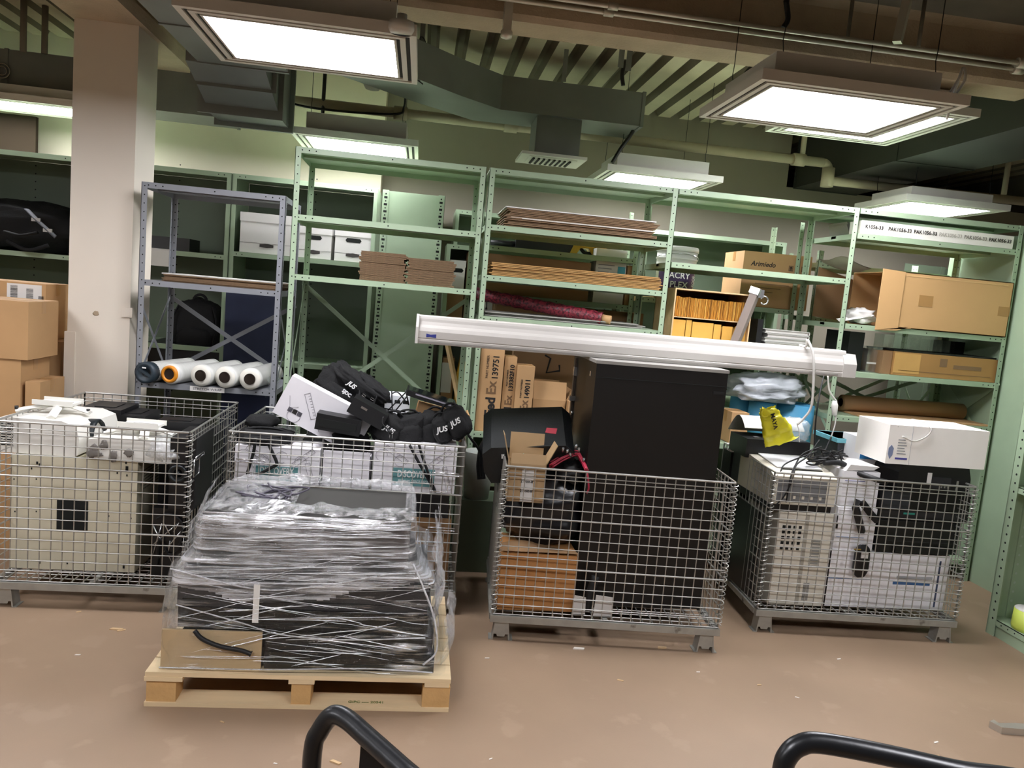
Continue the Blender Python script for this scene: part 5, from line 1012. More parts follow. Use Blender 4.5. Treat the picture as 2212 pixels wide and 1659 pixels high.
# backpack
p = at(708, 868, 4.2); t = thing('backpack', 'bulky black backpack with white lettering leaning on the tilted white carton', 'backpack', (p.x+.015, 4.4, .95), 0, None, (0, .6, 0))
t.scale = (.8, .8, .86); m = MB(); m.blob((0, 0, .16), (.24, .15, .155), 2.8, .18, 5, 12, 40); m.build('pack_body', FAB, t); m = MB(); m.blob((.0, -.12, .11), (.17, .07, .1), 2.8, .15, 5, 14, 26); m.build('front_pocket', FAB, t); m = MB(); m.blob((.02, -.1, .27), (.2, .1, .05), 2.6, .2, 6, 15, 26); m.build('top_flap', FAB, t); m = MB(); m.blob((.1, -.04, .3), (.14, .12, .045), 2.6, .22, 6, 19, 24); m.build('rolled_jacket', FAB, t)
for pts in ([(.15, -.17, .29), (.19, -.2, .16), (.17, -.2, .02), (.2, -.17, -.08)], [(.05, -.18, .26), (.08, -.21, .18), (.07, -.2, .05)]): m = MB(); m.tube(spline(pts), .026, 6, flat=.25); m.build('strap', WEB, t)
m = MB()
for x, z in ((.08, .24), (.1, .2), (.14, .255), (.05, .2), (.17, .2), (.12, .15), (.19, .12)): m.tube([(x-.012, -.21, z), (x+.012, -.21, z), (x+.012, -.212, z+.012), (x-.012, -.212, z+.012)], .0022, 5, closed=True)
m.build('buckle', CHR, t); text('JUS', .042, INKW, t, (-.03, -.205, .25), bold=.0015, shear=.25); text('SJDC', .032, INKW, t, (-.02, -.205, .19), bold=.001)
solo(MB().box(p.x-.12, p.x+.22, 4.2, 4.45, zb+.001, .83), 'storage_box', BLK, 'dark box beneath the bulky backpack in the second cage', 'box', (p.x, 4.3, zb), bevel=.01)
# other black bags heaped along the cage
def bag(label, u, v, y, r, seed, rot=(0, 0, 0), logo=None, strap=None, fl=.13):
    p = at(u, v, y); t = thing('shoulder_bag', label, 'bag', p, 0, 'black bags in the second cage', rot); m = MB(); m.blob((0, 0, 0), r, 3, .14, 5, seed, 26); m.build('bag_body', FAB, t); m = MB(); m.blob((0, -r[1]*.75, -r[2]*.15), (r[0]*.7, r[1]*.4, r[2]*.6), 3, .12, 5, seed+1, 18); m.build('front_pocket', FAB, t)
    m = MB(); m.tube(spline([(-r[0]*.7, 0, r[2]*.8), (-r[0]*.2, -.02, r[2]*1.25), (r[0]*.4, -.01, r[2]*1.15), (r[0]*.75, 0, r[2]*.7)]), .012, 6, flat=.5); m.build('handle', WEB, t)
    if logo: text(logo, .04, INKW, t, (0, -r[1]*1.16, r[2]*.2), bold=.0012, shear=.2)
    return t
bag('black shoulder bag with a white logo in front of the white organiser', 838, 926, 4.15, (.085, .09, .085), 51, (0, .5, 0), 'JUS')
bag('large black bag beside the plug cord, middle of the row', 885, 928, 4.18, (.1, .1, .09), 52, (0, -.3, 0), None)
bag('black bag with a reflective tab below the brown carton', 932, 926, 4.2, (.085, .1, .1), 53, (0, .2, 0))
bag('black bag with a white logo hanging over the right corner of the second cage', 985, 912, 4.12, (.075, .09, .09), 54, (0, -.6, 0), 'JUS')
bag('small black bag with a faint logo next to the corner bag', 955, 928, 4.1, (.05, .07, .075), 55, (0, -.3, 0), 'JUS')
bag('flat dark bag lying at the left rim of the second cage', 575, 940, 4.12, (.14, .12, .035), 56)
t = thing('speaker', 'black round edged speaker bar lying in front of the backpack', 'speaker', at(675+55, 915, 4.06), 0, None, (0, .12, 0)); MB().box(-.11, .12, -.05, .06, -.04, .045).build('body', BLK, t, bevel=.022, seg=3); MB().box(-.09, .1, -.052, -.05, -.02, .02).build('grille', HOLE, t)
t = thing('projector', 'black handheld device with a pale badge lying beside the backpack', 'projector', at(795, 890, 4.1), 0, None, (0, .45, 0)); MB().box(-.1, .1, -.07, .08, -.04, .045).build('body', BLP, t, bevel=.015); MB().box(-.045, -.01, -.0715, -.07, .012, .024).build('badge', CHR, t)
q = at(540, 908, 4.25); m = MB(); m.blob((0, 0, .05), (.09, .09, .035), 2.6, .1, 4, 61, 18); m.b.transform(Matrix.Translation((at(575, 915, 4.3).x-.02, 4.3, at(575, 918, 4.3).z-.03))); solo(m, 'headrest', FAB, 'smooth black padded cushion at the left of the second cage', 'cushion', (at(575, 915, 4.3).x, 4.3, at(575, 918, 4.3).z-.03))
p = at(612, 925, 4.22); m = MB(); m.blob((p.x, 4.22, p.z-.02), (.07, .05, .03), 2.2, .4, 7, 62, 20); solo(m, 'plastic_bag', film('clear wrap', .12, .75, (3, 3, 3), 5), 'crumpled clear plastic by the corner of the tilted white carton', 'bag', (p.x, 4.22, p.z))
# straps hanging down in front of the cartons
for i, (pts, lab) in enumerate((([(552, 945), (548, 975), (538, 1010), (535, 1022), (545, 1030), (590, 1008), (598, 1000), (583, 965), (580, 945)], 'black strap loop hanging over the left printed carton'), ([(885, 962), (905, 1000), (925, 1035), (940, 1062), (928, 1030), (912, 985), (905, 960)], 'black strap loop hanging over the right printed carton'))):
    m = MB(); m.tube(spline([at(u, v, 3.955) for u, v in pts]), [.017]*(len(pts)*6-5), 6, flat=.45); solo(m, 'strap', WEB, lab, 'strap', at(*pts[0], 3.955))
# white organiser with orange envelope, wire rack, carton with monitor
Y = 4.5; x0, x1, z0, z1 = rect((770, 900), (886, 858), Y)
t = thing('desk_organiser', 'white slotted plastic organiser behind the black bags with an orange envelope on it', 'organiser', ((x0+x1)/2, Y+.1, z0-.06)); W = (x1-x0)/2; H = z1-z0+.06; MB().box(-W, W, -.08, .1, 0, H).build('body', mat('bright white plastic', '#eceef0', .4, 0, .02), t, bevel=.004); m = MB()
for k in range(6): m.box(-W+.02+k*W*.32, -W+.02+k*W*.32+W*.22, -.0815, -.08, H-.045, H-.025)
m.build('slot', HOLE, t); MB().box(-W+.03, -W+.12, -.083, -.0802, H*.25, H*.62).build('orange_envelope', ENV, t)
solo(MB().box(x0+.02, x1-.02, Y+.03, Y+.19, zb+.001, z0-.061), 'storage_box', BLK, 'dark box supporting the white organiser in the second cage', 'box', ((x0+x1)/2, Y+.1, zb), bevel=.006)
m = MB(); y = 4.34
P = lambda u, v: at(u, v, y)
for a, b in (((831, 847), (828, 895)), ((846, 845), (848, 900)), ((828, 882), (876, 890)), ((832, 893), (876, 848)), ((852, 890), (880, 855)), ((876, 842), (883, 875))): m.tube([P(*a), P(*b)], .004, 6)
m.tube(spline([P(846, 850), P(860, 848), P(880, 872)]), .004, 6); solo(m, 'wire_rack', BLK, 'black bent wire rack standing between the backpack and the brown carton', 'rack', P(848, 900))
m = MB(); m.tube([at(798, 838, 4.28), at(803, 905, 4.28)], .006, 4, flat=.4); solo(m, 'antenna', CHR, 'thin upright metal strip beside the backpack', 'strip', at(803, 905, 4.28))
Y = 4.35; x0, x1, z0, z1 = rect((893, 930), (1003, 872), Y)
t = thing('cardboard_box', 'brown carton leaning at the back right of the second cage under the thin monitor', 'box', at(895, 905, Y), 0, None, (0, .2, 0)); MB().box(0, .3, 0, .012, -.06, .105).box(0, .3, .2, .21, -.06, .08).box(.29, .3, 0, .21, -.06, .1).build('body', CARD, t); MB().box(.0, .3, .012, .2, -.06, -.05).build('bottom', CARD, t)
a, b = at(878, 848, 4.28), at(984, 882, 4.28); d = b-a; t = thing('monitor', 'thin black flat monitor lying tilted on the brown carton', 'monitor', a, 0, None, (0, -math.atan2(d.z, d.x), 0)); MB().box(0, d.length, -.02, .2, -.012, .018).build('body', BLK, t, bevel=.004); MB().box(.01, d.length-.01, .0, .19, .018, .0195).build('screen', GLS, t); MB().box(.05, d.length-.03, -.0215, -.02, .006, .014).build('bezel_strip', mat('grey bezel', '#8b8790', .4), t)
m = MB(); m.tube(spline([at(828, 900, 4.0), at(826, 915, 3.99), at(838, 928, 3.985)]), .004, 6); m2 = MB(); q = at(838, 928, 3.985); m.tube([q, q+Vector((.018, 0, -.02))], [.006, .013], 8); t = thing('power_plug', 'black plug cord hanging among the bags with bright prongs', 'plug', q); m.build('cord', RUB, t, world=True); m = MB()
for k in (-1, 1): m.box(q.x+.018+.007*k-.002, q.x+.018+.007*k+.002, 3.983, 3.987, q.z-.045, q.z-.02)
m.build('prong', CHR, t, world=True)
# ================================================================== CAGE 4: printers and computer
Yp = 3.865; PB = mat('old beige plastic', '#cfc8b6', .5, 0, .04); PW = mat('printer white', '#eeedef', .45, 0, .03); PG = mat('smoky panel', '#6f7070', .3, 0, .05); PK = mat('printer black', '#0b0b0c', .4, 0, .1); DG_ = mat('dark grey plastic', '#2b2f33', .45, 0, .08); LB = mat('blue line', '#3a5f8d', .5)
zt = at(1740, 1027, Yp).z; x0, x1 = at(1668, 1060, Yp).x, at(1806, 1060, Yp).x; zbm = at(1740, 1092, Yp).z
zt2 = at(1735, 1108, Yp).z; xx0, xx1 = at(1676, 1180, Yp).x, at(1793, 1180, Yp).x
t = thing('computer_tower', 'beige computer tower with rows of sockets at the left of the right cage', 'computer', ((xx0+xx1)/2, Yp+.2, Z0)); W, H = (xx1-xx0)/2, zt2-Z0; MB().box(-W, W, -.2, .2, 0, H).build('body', mat('pc beige', '#d8d3c4', .5, 0, .03), t, bevel=.006); MB().box(-W*.02, W*.1, -.2015, -.2, .01, H-.01).build('seam', mat('pc groove', '#a39e90', .6), t); m = MB()
for i in range(4):
    for j in range(5): m.box(-W*.85+i*W*.2, -W*.85+i*W*.2+.017, -.2018, -.2, H*.6+j*.03, H*.6+j*.03+.016)
m.build('socket', HOLE, t); m = MB()
for i in range(9): m.box(W*.28, W*.62, -.2016, -.2, H*.42+i*.018, H*.42+i*.018+.011)
m.build('vent', mat('vent grey', '#8d8c86', .6), t); MB().box(W*.2, W*.42, -.2016, -.2, .03, H*.25).build('plate', mat('vent grey', '#8d8c86', .6), t)
zbm = max(zbm, zt2+.032); solo(MB().box(1.957, x0-.006, Yp+.06, 4.27, Z0, zt2-.03), 'storage_box', BLK, 'narrow black box wedged left of the beige computer tower', 'box', (1.96, 4.05, Z0), bevel=.003)
t = thing('scanner_tray', 'dark flat tray between the computer tower and the beige printer', 'tray', ((x0+x1)/2, Yp+.2, zt2+.001)); MB().box(-(x1-x0)/2, (x1-x0)/2-.01, -.19, .2, 0, zbm-zt2-.003).build('body', PK, t, bevel=.004)
t = thing('printer', 'old beige printer with a smoky front on top of the computer tower', 'printer', ((x0+x1)/2, Yp+.22, zbm), 0, 'printers in the right cage'); W, H, D = (x1-x0)/2, zt-zbm, .22
m = MB(); m.prism([(-D, 0), (-D, H*.92), (-D+.06, H+.01), (D, H+.045), (D, 0)], -W, W, 'x'); m.build('body', PB, t, bevel=.01); decal(t, -W*.85, W*.7, H*.08, H*.82, -D, PG, 'front_panel'); m = MB(); m.box(-W*.6, W*.7, -D+.065, -D+.075, H+.012, H+.016); m.build('paper_slot', HOLE, t); m = MB(); m.prism([(-D+.09, H+.017), (D-.02, H+.046), (D-.02, H+.052), (-D+.09, H+.022)], -W*.7, W*.75, 'x'); m.build('paper_tray', PW, t)
m = MB(); 
for k in range(5): m.box(-W*.6+.05*k, -W*.6+.05*k+.014, -D-.002, -D-.001, H*.2, H*.3)
m.build('button', PB, t)
# white printers
def wprn(label, u0, u1, vt, Y, D, z0, zt=None, mm=PW, grp='printers in the right cage'):
    x0, x1 = at(u0, (vt+1250)/2, Y).x, at(u1, (vt+1250)/2, Y).x; zt = at((u0+u1)/2, vt, Y).z if zt is None else zt
    t = thing('printer', label, 'printer', ((x0+x1)/2, Y+D/2, z0), 0, grp); W, H = (x1-x0)/2, zt-z0; MB().box(-W, W, -D/2, D/2, 0, H).build('body', mm, t, bevel=.015, seg=3); return t, W, H, D/2
zw = at(1900, 1195, Yp).z
t, W, H, D = wprn('big white office printer with blue trim on the floor of the right cage', 1788, 2050, 1200, Yp+.01, .4, Z0, zw); decal(t, -W*.98, W*.1, H*.5, H*.512, -D, LB, 'trim_line'); decal(t, W*.1, W*.72, H*.44, H*.49, -D, LB, 'blue_bar'); decal(t, W*.15, W*.75, H*.55, H*.6, -D, mat('pale grey', '#a9abb0', .5), 'tray_gap'); MB().box(W*.2, W*.68, -D-.004, -D, H*.66, H*.93).build('front_door', PW, t, bevel=.002); decal(t, W*.83, W*.86, H*.05, H*.9, -D, mat('seam navy', '#3b4660', .5), 'side_seam'); MB().box(W*.75, W*.98, -D*.6, D, H, H+.02).build('lid', PW, t, bevel=.004); decal(t, -W*.995, -W*.97, 0, H, -D, PK, 'edge')
zx = at(1830, 1098, Yp).z
t, W, H, D = wprn('white printer stacked on the big one behind the handset, next to the tower', 1800, 1885, 1098, Yp+.02, .3, zw+.002, zx); decal(t, -W*.9, W*.5, H*.3, H*.312, -D, LB, 'trim_line'); MB().box(-W*.95, W*.6, -D-.005, -D, H*.62, H*.95).build('front_door', PW, t, bevel=.002); decal(t, -W*1, -W*.9, H*.5, H*.8, -D, PK, 'latch')
t, W, H, D = wprn('white printer top unit with paper sheets, highest of the white ones', 1808, 1886, 1018, Yp+.03, .28, zx+.002); decal(t, -W*.9, W*.2, H*.72, H*.735, -D, mat('violet line', '#5b5f9a', .5), 'trim_line'); m = MB(); m.prism([(-W*.9, 0), (W*.6, .01), (W*.9, .03), (-W*.7, .035)], -D, D*.5, 'y', 0, Matrix.Translation((0, 0, H+.001))); m.build('paper_sheet', PAPER, t)
# black printers on the right
zk = zw+.003; x1k = 2075
t, W, H, D = wprn('wide black printer on top of the big white one in the right cage', 1893, 2068, 1130, Yp+.01, .34, zk+.004, at(1980, 1128, Yp).z, PK); decal(t, -W*.8, W*.8, H*.35, H*.37, -D, mat('dark gloss', '#2b2c2e', .2), 'seam'); MB().box(-W*.6, W*.7, -D-.02, -D, H*.02, H*.2).build('paper_tray', PK, t, bevel=.004)
zk2 = at(1980, 1128, Yp).z
t, W, H, D = wprn('black copier with a glossy lid above the wide black printer', 1890, 2085, 1062, Yp+.02, .34, zk2+.002, at(1980, 1062, Yp).z, PK); decal(t, -W*.95, W*.95, H*.08, H*.3, -D, mat('dark gloss', '#2b2c2e', .2), 'control_strip'); decal(t, -W*.45, -W*.2, H*.2, H*.26, -D-.001, mat('teal glint', '#2f8d7d', .3), 'painted_glint'); MB().box(-W*.97, -W*.35, -D-.008, -D, H*.38, H*.98).build('side_bin', DG_, t, bevel=.01)  # teal patch on the copier front is a painted glint
zk3 = at(1980, 1062, Yp).z
Y = 3.85; x0, x1, za, zb3 = rect((1938, 1050), (2103, 1008), Y); zk4 = zk3+.003
t = thing('scanner', 'black scanner under the white box at the top right of the right cage', 'scanner', ((x0+x1)/2, Y+.15, zk4), 0); W, H, D = (x1-x0)/2, at(2020, 1008, Y).z-zk4, .15; MB().prism([(-W, 0), (W, 0), (W*.98, H*.6), (W*.9, H), (-W*.9, H), (-W, H*.7)], -D, D).build('body', PK, t, bevel=.008); decal(t, -W*.1, W*.45, H*.1, H*.6, -D, mat('dark gloss', '#2b2c2e', .2), 'control_panel'); decal(t, -W*.22, -W*.1, H*.35, H*.75, -D, PAPER); m = MB()
for k in range(3): m.box(W*(.18+.09*k), W*(.22+.09*k), -D-.0018, -D-.0012, H*.2, H*.27)
m.build('button', CHR, t); decal(t, W*.6, W*.66, H*.1, H*.5, -D, CHR, 'badge'); zs4 = zk4+H
Y = 3.84; x0, x1, za, zb3 = rect((1918, 1010), (2130, 930), Y); zt = at(2020, 924, Y).z
t = carton('white printer carton with a coloured label lying on the scanner at the right', at(1916, 970, Y).x, at(2132, 975, Y).x, Y, Y+.3, zs4+.002, zt, m=mat('white gloss carton', '#f4f0ea', .5, 0, .02), tape=False); W, H, D = (at(2132, 975, Y).x-at(1916, 970, Y).x)/2, zt-zs4, .15
decal(t, -W*.54, -W*.535, 0, H, -D, mat('pale grey', '#a9abb0', .5), 'panel_edge'); decal(t, -W*.82, -W*.58, H*.12, H*.17, -D, mat('violet bar', '#4b4a96', .5), 'label'); m = MB()
for k in range(6): m.box(-W*.8, -W*(.62+.02*(k % 3)), -D-.0014, -D, H*(.26+.07*k), H*(.28+.07*k))
m.build('print_line', mat('grey print', '#84868a', .7), t); m = MB(); m.prism([(-W*.97, H*.25), (-W*.93, H*.12), (-W*.88, H*.22), (-W*.87, H*.4), (-W*.92, H*.48), (-W*.97, H*.4)], -D-.0015, -D-.0002); m.build('printed_badge', mat('badge blue', '#7f8aa8', .5), t)
m = MB(); m.tube(spline([(-W*.75, -D-.008, H*.72), (-W*.5, -D-.01, H*.62), (-W*.25, -D-.008, H*.8), (-W*.22, -D-.002, H*1.0), (-W*.35, -D*.3, H+.012), (-W*.7, -D*.2, H+.014), (-W*.85, -D, H*.95)]), .004, 6); m.tube(spline([(-W*.4, -D*.5, H+.01), (-W*.3, -D*.2, H+.02), (-W*.1, -D*.4, H+.008)]), .004, 6); m.build('white_cord', WHT, t)
# white carton with a blue band, grey tub
Y = 3.98; x0, x1 = at(1878, 1000, Y).x, at(1936, 1000, Y).x; zt = at(1905, 955, Y).z; z0 = at(1905, 1040, Y).z-.03
t = carton('white carton with a blue band standing behind the white printer carton', x0, x1, Y+.1, Y+.3, zk3+.002, zt, m=PW, tape=False); H = zt-zk3; W = (x1-x0)/2; decal(t, -W, W, H*.5, H*.68, -.1, mat('blue band', '#2f86c8', .5), 'blue_band')
Y = 4.25; x0, x1 = at(1812, 985, Y).x, at(1905, 985, Y).x; zt = at(1860, 950, Y).z; z0 = zt-.27
t = thing('storage_tub', 'dark grey storage tub with a cyan rim at the back of the right cage', 'tub', ((x0+x1)/2, Y+.13, z0)); W = (x1-x0)/2+.02; m = MB(); m.prism([(-W*.9, 0), (W*.9, 0), (W, .27), (-W, .27)], -.13, .13); m.build('body', DG_, t, bevel=.012); MB().box(-W-.012, W+.012, -.142, .142, .245, .27).build('rim', mat('cyan rim', '#6fb4c0', .4), t, bevel=.004)
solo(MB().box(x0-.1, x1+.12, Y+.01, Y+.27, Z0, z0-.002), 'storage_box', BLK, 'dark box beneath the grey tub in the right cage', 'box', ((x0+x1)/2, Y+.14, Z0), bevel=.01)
# black flat device and cable tangle, handsets
Y = 4.02; x0, x1 = at(1624, 985, Y).x, at(1772, 990, Y).x; zt = at(1700, 965, Y).z
xl4 = max(x0, 1.965)
t = thing('network_switch', 'long black electronic unit with cables on it at the left of the right cage', 'device', ((xl4+x1)/2, Y+.3, zt-.11)); W = (x1-xl4)/2+.03; MB().box(-W, W, -.12, .12, 0, .11).build('body', PK, t, bevel=.008); m = MB()
for k in range(4): m.box(-W*.7+.06*k, -W*.7+.06*k+.03, -.09, -.06, .11, .118)
m.build('button', mat('silver button', '#8f9092', .3, .5), t)
solo(MB().box(xl4-.01, x1+.04, Y+.42+.0, Y+.54, Z0, zt-.13), 'storage_box', BLK, 'dark box at the back left of the right cage under the long black unit', 'box', ((xl4+x1)/2, Y+.48, Z0), bevel=.01)
solo(MB().box(xl4, x1+.02, Y+.19, Y+.41, zt-.30, zt-.112), 'storage_box', DG_, 'dark grey box right under the long black unit', 'box', ((xl4+x1)/2, Y+.3, zt-.3), bevel=.01)
r = random.Random(12)
def tangle(label, u0, u1, v0, v1, Y, n, rad, seed, nm='cable_tangle'):
    r = random.Random(seed); m = MB()
    for k in range(n):
        pts = [at(r.uniform(u0, u1), r.uniform(v0, v1), Y+r.uniform(-.05, .08)) for _ in range(6)]; m.tube(spline(pts, 7), rad, 5)
    p = at((u0+u1)/2, v1, Y); return solo(m, nm, RUB, label, 'cable', p)
tangle('tangle of thin black cables on the long black unit', 1655, 1730, 944, 962, 4.28, 6, .003, 2)
tangle('heap of black cables beside the grey tub', 1742, 1832, 968, 1004, 4.0, 7, .0045, 3)
for i, (pts, lab) in enumerate((([(1780, 1000), (1815, 1000), (1850, 1020), (1890, 1035), (1915, 1042)], 'thick black power adapter cable sloping down beside the white banded carton'), ([(1770, 950), (1745, 985), (1720, 1005), (1712, 1035), (1695, 1070), (1675, 1092)], 'thin black cable trailing over the beige printer front'), ([(1775, 965), (1735, 980), (1718, 1005), (1708, 1030), (1698, 1085)], 'second thin black cable trailing over the beige printer'), ([(1765, 975), (1700, 1000), (1685, 1020)], 'thin black cable lying across the beige printer lid'))):
    m = MB(); rr = .016 if i == 0 else .0042; m.tube(spline([at(u, v, (3.84 if (v > 1025) else 3.9+.15*(1025-v)/80)) for u, v in pts]), rr, 7); solo(m, 'cable', RUB, lab, 'cable', at(*pts[-1], 3.84), 'black cables over the right cage')
for k, (pts, w_, lab) in enumerate((([(1855, 1080), (1848, 1095), (1862, 1150)], .022, 'black bracket leg behind the mesh in front of the white printers'), ([(1862, 1085), (1885, 1115), (1895, 1125)], .02, 'second black bracket leg crossing behind the mesh'))):
    y = 3.845; m = MB(); m.tube([at(u, v, y+.01) for u, v in pts], w_, 4); solo(m, 'bracket', PK, lab, 'bracket', at(*pts[-1], y))
t = thing('phone_handset', 'black handheld device with a white sticker lying against the mesh of the right cage', 'device', at(1862, 1210, 3.845)); a, b = at(1855, 1175, 3.845), at(1868, 1248, 3.845)
c = a.lerp(b, .5); m = MB(); m.blob((c.x, 3.85, c.z), (.043, .022, .092), 3.2, .08, 3, 4, 22); m.build('body', PK, t, world=True); q = at(1868, 1200, 3.825); MB().box(q.x-.02, q.x+.02, 3.823, 3.829, q.z-.016, q.z+.016).build('sticker', PAPER, t, world=True); q = at(1852, 1187, 3.825); MB().box(q.x-.018, q.x+.022, 3.825, 3.83, q.z-.003, q.z+.003).build('gold_line', mat('gold', '#a58a3c', .4, .5), t, world=True)
# white curved cover, yellow bag, bubble wrap
Y = 4.42; p, q = at(1590, 962, Y), at(1700, 960, Y); m = MB(); R = .1
m.grid(lambda a, b: Vector((p.x+.12+(q.x-p.x+.05)*(a-.35), Y-.12+.24*b, zt+.0+.11*math.sin(PI*min(1, .15+b*.85)))), 6, 14); m.grid(lambda a, b: Vector((p.x+.12+(q.x-p.x+.05)*(a-.35), Y-.118+.236*b, zt-.004+.11*math.sin(PI*min(1, .15+b*.85)))), 6, 14)
solo(m, 'plastic_cover', WHT, 'white curved plastic cover behind the long black unit', 'cover', (p.x+.1, Y, zt))
YB_ = mat('yellow bag plastic', '#e6dc2e', .35, 0, .08, 6, .5, 16)
Y = 4.1; path = [(1655, 882), (1664, 898), (1676, 925), (1686, 956)]
m = MB(); pts = [at(u, v, Y) for u, v in path]; W0 = [.035, .055, .075, .09]
def yb(a, b):
    k = a*3; i = min(2, int(k)); f = k-i; c = pts[i].lerp(pts[i+1], f); wd = W0[i]+(W0[i+1]-W0[i])*f; th = 2*PI*b; n_ = noise.fractal(Vector((a*6, math.cos(th)*2, math.sin(th)*2)), 1, 2, 3)*.018
    return c+Vector((math.cos(th)*(wd+n_), math.sin(th)*(.03+n_), math.cos(th)*(wd*.35)+n_))
m.grid(yb, 26, 26); t = thing('plastic_bag', 'bright yellow plastic bag with black lettering draped over the right cage things', 'bag', pts[-1]); m.build('bag_body', YB_, t, world=True)
m = MB(); m.tube(arc(at(1652, 893, Y-.02), .02, 0, 2*PI, 14)[:-1], .006, 6, closed=True); m.build('handle', YB_, t, world=True)
q = at(1672, 910, Y-.045); text('MAYA', .034, INK, t, q-Vector(t.location), (Vector((.35, 0, -.94)), Vector((.94, 0, .35))), bold=.001)
Y = 4.25; p = at(1715, 930, Y); m = MB(); m.blob((p.x, Y, p.z), (.085, .06, .075), 3, .2, 6, 71, 22); solo(m, 'bubble_wrap', film('bubble film', .2, .6, (3, 3, 3), 9, '#cfe0ea'), 'clear bubble wrap bundle beside the yellow bag', 'wrap', (p.x, Y, p.z-.07))
# ================================================================== PALLET AND WRAPPED LOAD
PX0, PX1, PY0, PY1, PH = -.945, .236, 2.952, 3.80, .14
t = thing('wooden_pallet', 'pale pine pallet on the floor under the film wrapped load', 'pallet', ((PX0+PX1)/2, (PY0+PY1)/2, 0)); W, D = (PX1-PX0)/2, (PY1-PY0)/2
PL = mat('plywood', '#dcc49c', .6, 0, .1, 3, .12, 25, stretch=(.5, 6, 8), spots=('#b08f5e', 5, .68)); BLKW = mat('pallet block', '#c79f68', .75, 0, .1, 12, .2, 50)
for k in range(7):
    y0 = -D+k*(2*D-.1)/6; MB().box(-W, W, y0, y0+(.118 if k < 6 else .1), PH-.018, PH).build('deck_board', PL, t, bevel=.002)
for k, x in enumerate((-W+.06, 0, W-.055)):
    MB().box(x-.05, x+.05, -D, D, PH-.036, PH-.0185).build('stringer_board', PL, t, bevel=.002)
    for y in (-D+.055, 0, D-.055): MB().box(x-.055 if k != 1 else x-.038, x+.055 if k != 1 else x+.038, y-.05, y+.05, .0175, PH-.0365).build('block', BLKW, t, bevel=.003)
for k, y in enumerate((-D+.05, 0, D-.05)): MB().box(-W+(0 if k else 0), W, y-.052, y+.052, 0, .017).build('bottom_board', PL, t, bevel=.002)
MB().box(-W-.002, -W+.14, -D-.004, -D+.06, PH-.0185, PH-.0365+.001).build('splinter', PL, t)
ST = mat('green stencil', '#6f7a45', .8); p = at(790, 1524, PY0+.02); fr = (Vector((1, 0, 0)), Vector((0, .94, .34)))
text('GIPC ---- 20541', .022, ST, t, (p.x-t.location.x, -D+.03, .0185), (Vector((1, 0, 0)), Vector((0, 1, 0))), bold=.0004)
# load: black flat panels, box on top
BT = mat('glossy black', '#121214', .18, 0, .1); GB = mat('dark grey carton', '#34322f', .6, 0, .12, 4); z = PH+.002
def dev(nm, lab, cat, x0, x1, y0, y1, z0, z1, m, rz=0., grp=None, foot=False):
    t = thing(nm, lab, cat, ((x0+x1)/2, (y0+y1)/2, z0), rz, grp); W, D, H = (x1-x0)/2, (y1-y0)/2, z1-z0; MB().box(-W, W, -D, D, 0, H).build('body', m, t, bevel=min(.008, H*.2))
    if foot: MB().box(-W*.96, W*.96, -D-.002, -D, H*.3, H*.36).build('seam', HOLE, t)
    return t
zz = z; g = 'black screens on the pallet'
x0, x1 = at(352, 1400, 3.01).x, at(578, 1410, 3.01).x
dev('cardboard_sheet', 'beige board standing at the lower left of the wrapped load', 'board', x0, x1-.02, 2.985, 2.995, z, at(460, 1362, 2.99).z, mat('beige board', '#b9a07a', .6, 0, .05))
dev('monitor', 'lowest black flat screen at the right front of the wrapped pallet', 'monitor', x1-.01, .165, 3.0, 3.5, z, z+.07, BT, 0, g, True)
dev('monitor', 'lowest black unit at the left of the wrapped pallet behind the beige board', 'monitor', -.84, x1-.03, 3.02, 3.5, z, z+.13, BT, 0, g, True)
dev('monitor', 'second black flat screen at the right of the wrapped pallet', 'monitor', x1-.01, .15, 3.01, 3.52, z+.072, z+.15, BT, .01, g, True)
dev('monitor', 'black flat screen above the lowest units, spanning the wrapped load', 'monitor', -.85, .13, 3.02, 3.6, z+.152, z+.235, BT, -.008, g, True)
dev('monitor', 'black flat screen under the big box of the wrapped load', 'monitor', -.86, .12, 3.03, 3.62, z+.237, z+.33, mat('soft black', '#2a2a2c', .4, 0, .1), .006, g, True)
dev('monitor', 'dark grey screen directly beneath the big box of the wrapped load', 'monitor', -.84, .06, 3.03, 3.6, z+.332, z+.40, mat('charcoal', '#3a3a3c', .5), 0, g, True)
zb = z+.402; t = dev('equipment_case', 'big dark grey case on top of the wrapped load', 'case', -.78, .03, 3.04, 3.5, zb, .755, GB); MB().box(-.1, .4, -.232, -.23, .05, .19).build('front_panel', mat('brownish panel', '#4d4643', .5), t)
a, b = at(660, 1080, 3.3).x, at(858, 1070, 3.3).x; ztp = .757; m = MB(); m.prism([(a+.05, .0), (b-.02, 0), (b+.0, .02), (b-.03, .055), (a+.1, .062), (a, .02)], 0, .02, 'y'); m.prism([(a, 3.2), (b-.01, 3.2), (b+.03, 3.28), (b-.0, 3.46), (a+.02, 3.46)], 0, .05, 'z')
for v in m.b.verts:
    if v.co.y < 1: v.co.y += 3.19
solo(m, 'base_plate', mat('grey satin plate', '#2b2d2e', .4, .1, .08), 'smooth grey plate showing through a gap in the film on top of the load', 'plate', (a, 3.3, ztp), bevel=.004).location.z = ztp
m = MB(); r = random.Random(6)
for k in range(6): m.tube(spline([(r.uniform(-.7, -.42), r.uniform(3.12, 3.4), ztp+.012+r.uniform(0, .03)) for _ in range(6)]), .004, 5)
solo(m, 'cable_tangle', mat('violet grey cable', '#4a4652', .5), 'tangle of thin cables under the film on top of the wrapped load', 'cable', (-.55, 3.25, ztp))
